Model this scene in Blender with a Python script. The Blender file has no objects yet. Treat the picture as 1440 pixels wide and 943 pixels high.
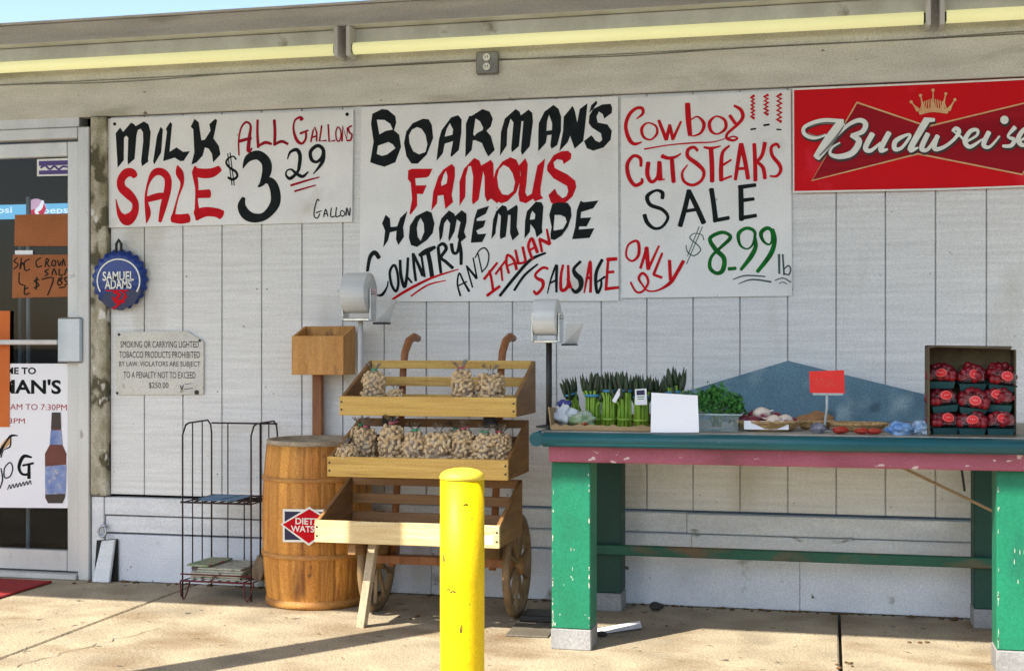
import bpy, bmesh, math, random
from mathutils import Vector, Matrix, noise as mnoise
from mathutils.geometry import tessellate_polygon
R = math.radians
rnd = random.Random(7)
scene = bpy.context.scene
COL = scene.collection

# ------------------------------------------------------------------ camera
FPX, TH, CAM_D, CAM_H, HORY = 1887.0, math.atan(.236), 5.868, 1.136, 485.0
cs, sn = math.cos(TH), math.sin(TH)
cam_d = bpy.data.cameras.new('camera'); cam = bpy.data.objects.new('camera', cam_d); COL.objects.link(cam)
cam.location = (0, -CAM_D, CAM_H); cam.rotation_euler = (R(90), 0, TH)
cam_d.sensor_width = 36; cam_d.lens = FPX / 1440 * 36
cam_d.shift_y = (HORY - 471.5) / 1440
cam_d.clip_end = 3000
scene.camera = cam

# ------------------------------------------------------------------ world, sun, exposure
SUN_EL = R(46)
to_sun = Vector((-.6 * math.cos(SUN_EL), -.8 * math.cos(SUN_EL), math.sin(SUN_EL)))
w = bpy.data.worlds.new('World'); scene.world = w; w.use_nodes = True
nt = w.node_tree; nt.nodes.clear()
sky = nt.nodes.new('ShaderNodeTexSky'); sky.sky_type = 'NISHITA'; sky.sun_disc = False
sky.sun_elevation = SUN_EL; sky.sun_rotation = math.atan2(-.6, -.8); sky.air_density = 1.0; sky.dust_density = 1.2
bg = nt.nodes.new('ShaderNodeBackground'); bg.inputs[1].default_value = .13
out = nt.nodes.new('ShaderNodeOutputWorld')
nt.links.new(sky.outputs[0], bg.inputs[0]); nt.links.new(bg.outputs[0], out.inputs[0])
sd = bpy.data.lights.new('sun', 'SUN'); sd.energy = 4.6; sd.angle = R(.5); sd.color = (1, .92, .79)
so = bpy.data.objects.new('sun', sd); COL.objects.link(so)
so.rotation_euler = (-to_sun).to_track_quat('-Z', 'Y').to_euler(); so.location = (-4, -6, 8)
vs = scene.view_settings
vs.view_transform = 'Standard'; vs.look = 'None'; vs.gamma = 1; vs.exposure = 1.2; vs.use_curve_mapping = False
scene.cycles.max_bounces = 8; scene.cycles.transparent_max_bounces = 24
scene.cycles.use_denoising = True

# ------------------------------------------------------------------ helpers
def at(px, py, Y):
    """point on the plane y = Y seen at a pixel of the photograph"""
    u = (px - 720) / FPX; v = (HORY - py) / FPX
    t = (Y + CAM_D) / (cs + u * sn)
    return Vector((t * (-sn + u * cs), Y, CAM_H + v * t))

def mat(name, c1, c2=None, sc=6, st=(1, 1, 1), rough=.65, bump=.15, bs=60, metal=0, c3=None, g=(.6, .68), gs=5, gst=(1, 1, 1),
        spec=.4, speck=.12, alpha=None, emit=None, dist=.0, bst=None, c4=None, g4=(.7, .74), s4=20, st4=(1, 1, 1), staves=0):
    m = bpy.data.materials.new(name); m.use_nodes = True
    t = m.node_tree; n = t.nodes; L = t.links
    b = n['Principled BSDF']
    b.inputs['Roughness'].default_value = rough; b.inputs['Metallic'].default_value = metal
    b.inputs['Specular IOR Level'].default_value = spec
    tc = n.new('ShaderNodeTexCoord')
    def nz(scale, stretch, det=6, d=0.):
        mp = n.new('ShaderNodeMapping'); mp.inputs['Scale'].default_value = stretch
        L.new(tc.outputs['Object'], mp.inputs[0])
        q = n.new('ShaderNodeTexNoise'); q.inputs['Scale'].default_value = scale; q.inputs['Detail'].default_value = det
        q.inputs['Distortion'].default_value = d
        L.new(mp.outputs[0], q.inputs['Vector']); return q.outputs['Fac']
    def ramp(f, a, bb):
        r = n.new('ShaderNodeMapRange'); r.inputs[1].default_value = a; r.inputs[2].default_value = bb
        L.new(f, r.inputs[0]); return r.outputs[0]
    def mix(f, a, bb, bt='MIX'):
        x = n.new('ShaderNodeMix'); x.data_type = 'RGBA'; x.blend_type = bt
        if isinstance(f, float): x.inputs[0].default_value = f
        else: L.new(f, x.inputs[0])
        for s, v in ((6, a), (7, bb)):
            if isinstance(v, tuple): x.inputs[s].default_value = (*v, 1)
            else: L.new(v, x.inputs[s])
        return x.outputs[2]
    c2 = c2 or tuple(x * .78 for x in c1)
    col = mix(ramp(nz(sc, st, d=dist), .3, .7), c1, c2)
    if c3: col = mix(ramp(nz(gs, gst, 8), *g), col, c3)
    if c4: col = mix(ramp(nz(s4, st4, 3), *g4), col, c4)
    if staves:
        sx = n.new('ShaderNodeSeparateXYZ'); L.new(tc.outputs['Object'], sx.inputs[0])
        def mth(op, a, bb=None):
            q = n.new('ShaderNodeMath'); q.operation = op
            for i_, v_ in ((0, a), (1, bb)):
                if v_ is None: continue
                if isinstance(v_, (int, float)): q.inputs[i_].default_value = v_
                else: L.new(v_, q.inputs[i_])
            return q.outputs[0]
        an = mth('FLOOR', mth('MULTIPLY', mth('ADD', mth('ARCTAN2', sx.outputs[1], sx.outputs[0]), 6.2832), staves / 6.2832))
        wn = n.new('ShaderNodeTexWhiteNoise'); wn.noise_dimensions = '1D'; L.new(an, wn.inputs['W'])
        col = mix(wn.outputs['Value'], mix(1., col, (.74, .70, .66), 'MULTIPLY'), mix(1., col, (1.14, 1.12, 1.1), 'MULTIPLY'))
    if speck:
        s = nz(140, (1, 1, 1), 3)
        col = mix(ramp(s, .25, .75), mix(1., col, (1 - speck * 1.6,) * 3, 'MULTIPLY'), mix(1., col, (1 + speck,) * 3, 'MULTIPLY'))
    L.new(col, b.inputs['Base Color'])
    if bump:
        bp = n.new('ShaderNodeBump'); bp.inputs['Strength'].default_value = bump; bp.inputs['Distance'].default_value = .01
        L.new(nz(bs, bst or st, 5), bp.inputs['Height']); L.new(bp.outputs[0], b.inputs['Normal'])
    if emit:
        b.inputs['Emission Color'].default_value = (*emit[0], 1); b.inputs['Emission Strength'].default_value = emit[1]
    if alpha is not None:
        b.inputs['Alpha'].default_value = alpha
    return m

def film(name, tint, clear, rough=.08):
    """thin clear pane or plastic film: mostly see-through with a glossy sheen"""
    m = bpy.data.materials.new(name); m.use_nodes = True
    t = m.node_tree; n = t.nodes; L = t.links; n.clear()
    o = n.new('ShaderNodeOutputMaterial'); tr = n.new('ShaderNodeBsdfTransparent'); tr.inputs[0].default_value = (*tint, 1)
    gl = n.new('ShaderNodeBsdfGlossy'); gl.inputs['Roughness'].default_value = rough
    lw = n.new('ShaderNodeLayerWeight'); lw.inputs[0].default_value = .5
    fr = n.new('ShaderNodeMath'); fr.operation = 'POWER'; fr.inputs[1].default_value = 4.0; L.new(lw.outputs['Facing'], fr.inputs[0])
    f2 = n.new('ShaderNodeMath'); f2.operation = 'MULTIPLY'; f2.inputs[1].default_value = .7; L.new(fr.outputs[0], f2.inputs[0]); fr = f2
    ad = n.new('ShaderNodeMath'); ad.operation = 'ADD'; ad.inputs[1].default_value = 1 - clear; ad.use_clamp = True
    nzt = n.new('ShaderNodeTexNoise'); nzt.inputs['Scale'].default_value = 45
    bp = n.new('ShaderNodeBump'); bp.inputs['Strength'].default_value = .3 if rough > .1 else .0; bp.inputs['Distance'].default_value = .01
    L.new(nzt.outputs['Fac'], bp.inputs['Height']); L.new(bp.outputs[0], gl.inputs['Normal'])
    mx = n.new('ShaderNodeMixShader')
    L.new(fr.outputs[0], ad.inputs[0]); L.new(ad.outputs[0], mx.inputs[0]); L.new(tr.outputs[0], mx.inputs[1]); L.new(gl.outputs[0], mx.inputs[2])
    L.new(mx.outputs[0], o.inputs[0]); return m

def tag(o, label=None, cat=None, group=None, kind=None):
    for k, v in (('label', label), ('category', cat), ('group', group), ('kind', kind)):
        if v: o[k] = v
    return o

def thing(name, label, cat, loc=(0, 0, 0), group=None, rot=(0, 0, 0)):
    o = bpy.data.objects.new(name, None); COL.objects.link(o); o.location = loc; o.rotation_euler = rot
    o.empty_display_size = .05
    return tag(o, label, cat, group)

def wloc(o):
    v = Vector((0, 0, 0))
    while o is not None: v += o.location; o = o.parent
    return v

class MB:
    def __init__(s): s.b = bmesh.new(); s.mi = 0
    def _n(s, k): 
        for f in s.b.faces[k:] if False else []: pass
    def face(s, vs):
        f = s.b.faces.new(vs); f.material_index = s.mi; return f
    def box(s, x0, x1, y0, y1, z0, z1, bev=.0015, rot=None, piv=None, jit=0):
        return s.hexa([(x0, y0, z0), (x1, y0, z0), (x1, y1, z0), (x0, y1, z0), (x0, y0, z1), (x1, y0, z1), (x1, y1, z1), (x0, y1, z1)], bev, rot, piv)
    def hexa(s, P, bev=.0015, rot=None, piv=None):
        P = [Vector(p) for p in P]
        if rot is not None:
            c = Vector(piv) if piv is not None else sum(P, Vector()) / 8
            P = [c + rot @ (p - c) for p in P]
        v = [s.b.verts.new(p) for p in P]
        fs = [s.face([v[i] for i in q]) for q in ((3, 2, 1, 0), (4, 5, 6, 7), (0, 1, 5, 4), (1, 2, 6, 5), (2, 3, 7, 6), (3, 0, 4, 7))]
        if bev:
            es = list({e for f in fs for e in f.edges})
            r = bmesh.ops.bevel(s.b, geom=es, offset=bev, segments=1, affect='EDGES', clamp_overlap=True)
            for f in r['faces']: f.material_index = s.mi
        return s
    def beam(s, a, b, wx, wy, bev=.002, up=(0, 1, 0)):
        """rectangular bar from a to b, wx wide across and wy deep along 'up'"""
        a = Vector(a); b = Vector(b); d = (b - a).normalized(); u = Vector(up); u = (u - d * u.dot(d)).normalized(); r = d.cross(u)
        P = []
        for e in (a, b):
            for i, j in ((-1, -1), (1, -1), (1, 1), (-1, 1)): P.append(e + r * (i * wx / 2) + u * (j * wy / 2))
        return s.hexa(P, bev)
    def tube(s, pts, r, seg=10, cap=True, closed=False):
        pts = [Vector(p) for p in pts]; N = len(pts); rings = []
        rr = r if isinstance(r, (list, tuple)) else [r] * N
        prev = None
        for i, p in enumerate(pts):
            if closed: d = pts[(i + 1) % N] - pts[i - 1]
            else: d = pts[min(i + 1, N - 1)] - pts[max(i - 1, 0)]
            d.normalize()
            u = prev if prev is not None else (Vector((0, 0, 1)) if abs(d.z) < .9 else Vector((1, 0, 0)))
            u = (u - d * u.dot(d)).normalized(); prev = u; q = d.cross(u)
            rings.append([s.b.verts.new(p + (u * math.cos(k * 2 * math.pi / seg) + q * math.sin(k * 2 * math.pi / seg)) * rr[i]) for k in range(seg)])
        for i in range(N if closed else N - 1):
            A, B = rings[i], rings[(i + 1) % N]
            for k in range(seg): f = s.face([A[k], A[(k + 1) % seg], B[(k + 1) % seg], B[k]]); f.smooth = True
        if cap and not closed:
            s.face(rings[0][::-1]); s.face(rings[-1])
        return s
    def lathe(s, prof, c, seg=32, axis='Z', mod=None, caps=True):
        c = Vector(c); rings = []
        for j, (r, h) in enumerate(prof):
            ring = []
            for k in range(seg):
                a = 2 * math.pi * k / seg; q = r * (mod(a, j) if mod else 1)
                x, y = q * math.cos(a), q * math.sin(a)
                p = {'Z': (x, y, h), 'Y': (x, h, y), 'X': (h, x, y)}[axis]
                ring.append(s.b.verts.new(c + Vector(p)))
            rings.append(ring)
        for A, B in zip(rings, rings[1:]):
            for k in range(seg): f = s.face([A[k], A[(k + 1) % seg], B[(k + 1) % seg], B[k]]); f.smooth = True
        if caps: s.face(rings[0][::-1]); s.face(rings[-1])
        return s
    def poly(s, outer, holes, fn):
        """filled outline (with holes) in a 2-D drawing, placed by fn(x, y)"""
        loops = [[Vector((x, y, 0)) for x, y in l] for l in [outer] + holes]
        flat = [p for l in loops for p in l]
        v = [s.b.verts.new(fn(p.x, p.y)) for p in flat]
        for t in tessellate_polygon(loops):
            try: s.face([v[i] for i in t])
            except ValueError: pass
        return s
    def prism(s, pts, y0, y1, fn=None):
        """polygon of (x, z) pulled from y0 to y1"""
        A = [s.b.verts.new((x, y0, z)) for x, z in pts]; B = [s.b.verts.new((x, y1, z)) for x, z in pts]
        s.face(A); s.face(B[::-1])
        for i in range(len(pts)): s.face([A[i - 1], A[i], B[i], B[i - 1]][::-1])
        return s
    def quad(s, *P):
        s.face([s.b.verts.new(p) for p in P]); return s
    def ball(s, c, r, sub=2, sq=(1, 1, 1), n=0, seed=0):
        res = bmesh.ops.create_icosphere(s.b, subdivisions=sub, radius=1)
        for v in res['verts']:
            k = 1 + (n * mnoise.noise(v.co * 1.7 + Vector((seed * 3.1, seed, 0))) + n * .45 * mnoise.noise(v.co * 5.1 + Vector((seed, 2.2, seed * .7))) if n else 0)
            v.co = Vector((v.co.x * sq[0], v.co.y * sq[1], v.co.z * sq[2])) * r * k + Vector(c)
        for v in res['verts']:
            for f in v.link_faces: f.smooth = True; f.material_index = s.mi
        return s
    def build(s, name, mats, parent=None, loc=None, fixn=True):
        if fixn: bmesh.ops.recalc_face_normals(s.b, faces=s.b.faces)
        off = wloc(parent) if parent is not None else Vector(loc or (0, 0, 0))
        for v in s.b.verts: v.co -= off
        me = bpy.data.meshes.new(name); s.b.to_mesh(me); s.b.free()
        for m in (mats if isinstance(mats, (list, tuple)) else [mats]): me.materials.append(m)
        o = bpy.data.objects.new(name, me); COL.objects.link(o)
        if parent is not None: o.parent = parent
        else: o.location = off
        return o

def dup(root, loc, label=None, rot=None):
    c = root.copy(); COL.objects.link(c); c.location = loc
    if rot is not None: c.rotation_euler = rot
    if label: c['label'] = label
    for ch in root.children:
        k = ch.copy(); COL.objects.link(k); k.parent = c
        for g in ch.children:
            q = g.copy(); COL.objects.link(q); q.parent = k
    return c

def crom(P, closed=False, n=6):
    """smooth curve through (x, y, w) points"""
    if len(P) == 2: return P
    out = []; N = len(P)
    for i in range(N if closed else N - 1):
        if closed: a, b, c, d = P[(i - 1) % N], P[i], P[(i + 1) % N], P[(i + 2) % N]
        else: a, b, c, d = P[max(i - 1, 0)], P[i], P[i + 1], P[min(i + 2, N - 1)]
        for k in range(n):
            t = k / n
            out.append(tuple(.5 * (2 * b[q] + (c[q] - a[q]) * t + (2 * a[q] - 5 * b[q] + 4 * c[q] - d[q]) * t * t + (3 * b[q] - a[q] - 3 * c[q] + d[q]) * t ** 3) for q in range(3)))
    out.append(P[0] if closed else P[-1])
    return out

class Paint:
    """brush lettering laid on the wall plane y = Y; drawings are in the pixel grid of an enlarged crop of the sign"""
    def __init__(s, Y): s.Y = Y; s.mb = MB(); s.k = 0; s.done = []
    def region(s, ox, oy, sc): s.r = (ox, oy, sc); return s.cut()
    def p(s, x, y, e=0): ox, oy, sc = s.r; return at(ox + x / sc, oy + y / sc, s.Y - e)
    def cut(s):
        if len(s.mb.b.verts): s.done.append(s.mb); s.mb = MB()
        return s
    def nexte(s): s.k += 1; return .00012 + (s.k % 23) * .00007
    def stroke(s, P, closed=False, smooth=True, widen=0, w=None, lift=0):
        e = s.nexte() + lift
        P = [(q[0], q[1], (q[2] if len(q) > 2 else w) + widen) for q in P]
        C = crom(P, closed) if smooth else P
        L = []; Rr = []
        N = len(C)
        for i in range(N):
            a = C[max(i - 1, 0)]; b = C[min(i + 1, N - 1)]
            if closed and i in (0, N - 1): a, b = C[N - 2], C[1]
            dx, dy = b[0] - a[0], b[1] - a[1]; l = math.hypot(dx, dy) or 1
            nx, ny = -dy / l, dx / l; x, y, ww = C[i]; ww = max(ww, 3)
            ee = e + i * 8e-6
            L.append(s.mb.b.verts.new(s.p(x + nx * ww / 2, y + ny * ww / 2, ee))); Rr.append(s.mb.b.verts.new(s.p(x - nx * ww / 2, y - ny * ww / 2, ee)))
        for i in range(N - 1): s.mb.face([L[i], Rr[i], Rr[i + 1], L[i + 1]])
        # rounded brush ends
        if not closed:
            for i, sgn in ((0, -1), (N - 1, 1)):
                a = C[0] if i == 0 else C[N - 2]; b = C[1] if i == 0 else C[N - 1]
                dx, dy = (b[0] - a[0]) * sgn, (b[1] - a[1]) * sgn; l = math.hypot(dx, dy) or 1; dx /= l; dy /= l
                x, y, ww = C[i]; ww = max(ww, 3); ee = e + i * 8e-6
                arc = [s.mb.b.verts.new(s.p(x + dx * ww * f * .5 - dy * ww * h / 2, y + dy * ww * f * .5 + dx * ww * h / 2, ee)) for f, h in ((.25, .8), (.4, .3), (.4, -.3), (.25, -.8))]
                e0, e1 = (L[i], Rr[i])
                A = s.mb.b.verts.new(e0.co); B = s.mb.b.verts.new(e1.co)
                d0 = (arc[0].co - A.co).length; d1 = (arc[0].co - B.co).length
                s.mb.face([A] + arc + [B] if d0 < d1 else [B] + arc + [A])
        return s
    def fill(s, outer, *holes, lift=0):
        e = s.nexte() + lift
        s.mb.poly(outer, list(holes), lambda x, y: s.p(x, y, e)); return s
    def disc(s, x, y, r, n=14):
        return s.fill([(x + r * math.cos(k * 2 * math.pi / n), y + r * math.sin(k * 2 * math.pi / n)) for k in range(n)])
    def build(s, name, m, parent):
        s.cut()
        return [q.build(name, m, parent, fixn=False) for q in s.done][-1]

def text_mesh(body, name, m, parent, px, py, Y, h, width=None, bold=0., shear=0, align='CENTER', spread=1.0):
    """printed lettering on a wall-parallel plane; (px, py) is the centre of the line, h and width its size in metres"""
    cu = bpy.data.curves.new(name, 'FONT'); cu.body = body; cu.size = 1; cu.offset = bold; cu.shear = shear; cu.space_character = spread
    cu.align_x = 'CENTER'; cu.align_y = 'CENTER'; cu.fill_mode = 'FRONT'; cu.resolution_u = 3
    tmp = bpy.data.objects.new(name + '_curve', cu); COL.objects.link(tmp)
    dg = bpy.context.evaluated_depsgraph_get()
    me = bpy.data.meshes.new_from_object(tmp.evaluated_get(dg))
    bpy.data.objects.remove(tmp); bpy.data.curves.remove(cu)
    xs = [v.co.x for v in me.vertices]; ys = [v.co.y for v in me.vertices]
    cx, cy = (min(xs) + max(xs)) / 2, (min(ys) + max(ys)) / 2
    sx = (width / (max(xs) - min(xs))) if width else None
    sy = h / (max(ys) - min(ys)); sx = sx or sy
    c = at(px, py, Y) - wloc(parent)
    for v in me.vertices: v.co = Vector((c.x + (v.co.x - cx) * sx, c.y, c.z + (v.co.y - cy) * sy))
    me.materials.clear(); me.materials.append(m); me.name = name
    o = bpy.data.objects.new(name, me); COL.objects.link(o); o.parent = parent
    return o

# ------------------------------------------------------------------ materials
siding_m = mat('siding_paint', (.80, .80, .785), (.66, .66, .645), sc=9, st=(.3, 1, 7), rough=.7, bump=.35, bs=30, bst=(.22, 1, 7), c3=(.50, .48, .40), g=(.57, .80), gs=1.9, gst=(1.6, 1, .5), c4=(.20, .18, .14), g4=(.735, .76), s4=26, st4=(.8, 1, 1.3), speck=.10)
header_m = mat('header_paint', (.70, .67, .60), (.54, .52, .46), sc=7, st=(.5, 1, 2), rough=.75, bump=.3, c3=(.33, .32, .22), g=(.60, .8), gs=3.5, gst=(.5, 1, 2), c4=(.16, .15, .10), g4=(.73, .76), s4=24, st4=(.6, 1, 1), speck=.14)
fascia_m = mat('fascia_paint', (.66, .63, .58), (.48, .46, .42), sc=6, st=(.3, 1, 3), rough=.7, bump=.2, c3=(.30, .28, .24), g=(.62, .78), gs=5, gst=(.5, 1, 2), speck=.14)
white_metal = mat('white_metal', (.66, .66, .64), (.52, .51, .49), sc=8, rough=.45, bump=.05, c3=(.3, .27, .22), g=(.66, .76), gs=9, speck=.06)
skirt_m = mat('skirt_paint', (.76, .77, .78), (.61, .62, .63), sc=6, st=(.5, 1, 3), rough=.7, bump=.3, c3=(.16, .15, .12), g=(.68, .74), gs=11, gst=(.6, 1, 1.6), speck=.11)
found_m = mat('foundation_paint', (.72, .74, .78), (.58, .60, .65), sc=4, rough=.8, bump=.35, bs=40, c3=(.30, .29, .26), g=(.64, .74), gs=8, c4=(.14, .13, .11), g4=(.70, .73), s4=22, st4=(1, 1, 1), speck=.12)
trim_m = mat('stained_trim', (.52, .48, .38), (.24, .22, .13), sc=13, st=(1.5, 1, .8), rough=.85, bump=.4, c3=(.10, .09, .05), g=(.52, .60), gs=13, gst=(1, 1, .7), c4=(.66, .64, .58), g4=(.60, .64), s4=11, st4=(1, 1, .6), speck=.22)
alu_m = mat('aluminium', (.60, .60, .58), (.47, .47, .46), sc=6, st=(1, 1, .3), rough=.42, metal=.35, bump=.06, c3=(.25, .23, .2), g=(.68, .78), gs=14, speck=.08)
steel_m = mat('brushed_steel', (.50, .53, .57), (.30, .33, .37), sc=5, st=(1, 1, .5), rough=.3, metal=.8, bump=.05, speck=.05)
chrome_m = mat('chrome', (.72, .74, .76), (.5, .52, .54), sc=14, rough=.2, metal=.9, bump=.05, speck=.03)
black_m = mat('black_metal', (.012, .012, .013), (.02, .02, .02), rough=.45, bump=.05, speck=.1)
dark_m = mat('dark_gap', (.02, .019, .017), (.03, .028, .024), rough=.9, bump=0)
glass_m = film('door_glass', (.55, .64, .70), .98, .02)
bag_film = film('clear_bag', (.985, .985, .985), .93, .18)
clear_tub = film('clear_plastic', (.80, .93, .95), .86, .15)
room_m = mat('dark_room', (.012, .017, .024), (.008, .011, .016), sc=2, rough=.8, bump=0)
conc_m = mat('sidewalk_concrete', (.46, .385, .265), (.28, .235, .165), sc=4.2, rough=.85, bump=.5, bs=55, c3=(.22, .155, .085), g=(.50, .70), gs=3.1, gst=(.7, 1, 1), c4=(.10, .085, .065), g4=(.66, .73), s4=15, st4=(1, 1, 1), speck=.34, dist=.5)
joint_m = mat('joint_dirt', (.055, .045, .035), (.035, .03, .022), rough=.95, bump=.3)
asph_m = mat('asphalt', (.055, .054, .052), (.04, .04, .04), sc=3, rough=.9, bump=.5, bs=120, speck=.3)
kerb_m = mat('kerb_concrete', (.36, .33, .28), (.28, .26, .22), rough=.85, bump=.3)
sign_m = mat('white_sign_board', (.84, .84, .82), (.74, .74, .725), sc=5, rough=.55, bump=.1, bs=14, c3=(.60, .58, .52), g=(.60, .78), gs=4, c4=(.45, .42, .36), g4=(.74, .76), s4=30, speck=.06)
inkblack = mat('black_paint', (.004, .006, .006), (.010, .014, .014), sc=20, rough=.4, spec=.08, bump=.05, speck=.15)
inkred = mat('red_paint', (.63, .006, .014), (.45, .004, .010), sc=18, rough=.45, spec=.08, bump=.05, speck=.08)
inkcrim = mat('crimson_paint', (.42, .006, .022), (.24, .004, .014), sc=22, rough=.45, spec=.08, bump=.05, speck=.1)
inkgreen = mat('green_paint', (.008, .19, .022), (.004, .075, .012), sc=11, rough=.45, spec=.08, bump=.05, speck=.1)
inkgrey = mat('grey_green_paint', (.03, .07, .06), (.05, .09, .08), sc=20, rough=.5, bump=0)
beer_red = mat('sign_red', (.66, .003, .008), (.56, .003, .008), sc=3, spec=.12, rough=.5, bump=.03, c3=(.7, .02, .04), g=(.6, .75), gs=5, speck=.05)
beer_dark = mat('sign_dark_red', (.26, .003, .010), (.36, .005, .014), sc=5, st=(.3, 1, 6), spec=.12, rough=.5, bump=.02, speck=.05)
gold_m = mat('sign_gold', (.72, .46, .20), (.62, .30, .12), sc=20, rough=.4, bump=.0, speck=.05)
cream_m = mat('sign_cream', (.82, .82, .76), (.72, .72, .66), sc=20, rough=.4, bump=.0, speck=.05)
signdark = mat('sign_shade_line', (.03, .012, .010), (.05, .02, .015), rough=.5, bump=0)
pine_m = mat('pine_wood', (.70, .45, .115), (.52, .30, .065), sc=7, st=(.5, 4, 10), rough=.55, bump=.3, bs=20, c3=(.36, .18, .04), g=(.62, .74), gs=6, gst=(.5, 3, 6), c4=(.20, .10, .03), g4=(.73, .76), s4=14, st4=(.6, 1, 1), speck=.1, dist=.5)
pine_sunlit = mat('sunlit_pine_wood', (.74, .57, .30), (.60, .42, .18), sc=6, st=(.6, 4, 9), rough=.55, bump=.3, bs=20, c3=(.44, .27, .09), g=(.62, .74), gs=6, gst=(.5, 3, 6), c4=(.22, .11, .04), g4=(.73, .76), s4=14, st4=(.6, 1, 1), speck=.1, dist=.5)  # whiter pine with sunlight painted in, for the lit bottom tray front
pine_dark = mat('worn_pine_wood', (.33, .175, .06), (.19, .095, .032), sc=6, st=(4, .7, 6), rough=.6, bump=.2, bs=20, speck=.12, dist=.4)
leg_wood = mat('weathered_leg_wood', (.58, .48, .34), (.34, .24, .14), sc=7, st=(4, 4, .6), rough=.65, bump=.25, c3=(.22, .12, .06), g=(.58, .72), gs=6, gst=(2, 2, .6), speck=.14)
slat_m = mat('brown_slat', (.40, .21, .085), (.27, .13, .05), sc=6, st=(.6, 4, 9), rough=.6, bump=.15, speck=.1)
oak_m = mat('reddish_wood', (.36, .145, .05), (.22, .08, .028), sc=8, st=(4, 4, .7), rough=.5, bump=.15, speck=.1)
barrel_m = mat('barrel_wood', (.68, .32, .06), (.44, .17, .024), sc=5, st=(5, 5, .6), rough=.6, bump=.55, bs=22, c3=(.20, .065, .016), g=(.57, .74), gs=5, gst=(3, 3, .8), c4=(.09, .04, .015), g4=(.68, .73), s4=16, st4=(1.5, 1.5, .7), speck=.18, dist=.6, staves=22)
hoop_m = mat('barrel_hoop', (.56, .28, .075), (.36, .15, .035), sc=9, st=(1, 1, 4), rough=.6, bump=.3, speck=.18)
rim_m = mat('grey_rim', (.46, .38, .27), (.28, .22, .15), sc=18, rough=.75, bump=.3, speck=.2)
boxwood_m = mat('sample_box_wood', (.62, .31, .085), (.44, .20, .05), sc=6, st=(5, 5, .7), rough=.6, bump=.25, bs=24, c3=(.12, .05, .016), g=(.62, .76), gs=7, gst=(2, 2, .7), speck=.15, dist=.5)
wire_m = mat('rusty_dark_wire', (.022, .019, .019), (.05, .022, .02), sc=14, rough=.6, metal=.3, bump=.1)
wirered = mat('red_rust_wire', (.17, .022, .02), (.06, .018, .016), sc=18, rough=.6, metal=.2, bump=.1)
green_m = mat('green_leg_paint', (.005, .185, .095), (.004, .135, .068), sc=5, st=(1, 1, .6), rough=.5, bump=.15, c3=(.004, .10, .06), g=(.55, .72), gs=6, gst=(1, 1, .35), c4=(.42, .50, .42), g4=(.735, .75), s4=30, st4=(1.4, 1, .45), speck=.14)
greendk = mat('weathered_green_paint', (.012, .10, .062), (.012, .07, .045), sc=6, rough=.6, bump=.2, c3=(.13, .085, .045), g=(.55, .66), gs=8, gst=(.4, 1, 1), speck=.15)
teal_m = mat('teal_edge_paint', (.008, .105, .125), (.006, .075, .09), sc=8, st=(.4, 1, 1), rough=.32, bump=.1, c3=(.22, .28, .26), g=(.72, .76), gs=16, gst=(.5, 1, 1), speck=.1)
pink_m = mat('faded_red_apron', (.36, .095, .13), (.25, .055, .08), sc=9, st=(.5, 1, 1), rough=.65, bump=.2, c3=(.20, .05, .06), g=(.55, .7), gs=7, gst=(.5, 1, 1.2), c4=(.58, .44, .40), g4=(.655, .68), s4=26, st4=(.6, 1, 1.2), speck=.14)
top_m = mat('worn_tabletop', (.40, .38, .33), (.25, .24, .21), sc=9, rough=.7, bump=.25, speck=.2)
foot_m = mat('grey_concrete_foot', (.30, .30, .30), (.21, .21, .21), sc=8, rough=.8, bump=.25, speck=.15)
green_shaded = mat('shaded_green_paint', (.005, .055, .038), (.004, .04, .028), sc=4, rough=.55, bump=.15)  # darker copy of the leg green, shade painted in for the rear legs
chip_m = mat('bare_chip', (.50, .52, .44), (.34, .36, .30), sc=20, rough=.8, bump=0)
backbd_m = mat('blue_backboard', (.13, .25, .32), (.085, .17, .23), sc=6, rough=.6, bump=.2, c3=(.25, .36, .40), g=(.54, .72), gs=7, c4=(.06, .12, .16), g4=(.62, .72), s4=9, speck=.2)
yellow_m = mat('yellow_post_paint', (.88, .60, .002), (.82, .54, .002), sc=7, st=(1, 1, .5), rough=.5, spec=.25, bump=.35, bs=18, c3=(.70, .42, .004), g=(.54, .74), gs=6, gst=(1.5, 1.5, .35), c4=(.22, .12, .02), g4=(.715, .735), s4=26, st4=(1, 1, .7), speck=.09)
yellow_cap = mat('yellow_cap', (.86, .64, .06), (.80, .56, .03), sc=10, rough=.55, bump=.1)
scuff_m = mat('scuff', (.05, .035, .01), (.10, .06, .015), rough=.8, bump=0)
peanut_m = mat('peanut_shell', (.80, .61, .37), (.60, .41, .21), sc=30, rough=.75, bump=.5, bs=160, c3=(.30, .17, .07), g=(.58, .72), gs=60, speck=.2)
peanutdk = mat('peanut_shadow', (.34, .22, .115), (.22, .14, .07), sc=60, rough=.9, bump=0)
tie_m = mat('green_tie', (.06, .36, .16), (.05, .3, .13), rough=.5, bump=0)
tiepink = mat('pink_tie', (.55, .10, .14), (.5, .08, .1), rough=.5, bump=0)
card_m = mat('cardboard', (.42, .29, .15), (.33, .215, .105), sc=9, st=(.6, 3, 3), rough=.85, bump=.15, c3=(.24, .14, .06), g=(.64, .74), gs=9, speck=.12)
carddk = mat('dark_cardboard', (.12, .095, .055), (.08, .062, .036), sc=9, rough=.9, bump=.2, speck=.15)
orange_card = mat('orange_brown_card', (.40, .14, .045), (.28, .09, .028), sc=5, rough=.8, bump=.1, speck=.18)
orange_m = mat('orange_sheet', (.62, .14, .012), (.54, .11, .01), sc=3, rough=.6, bump=.02, speck=.05)
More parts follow.
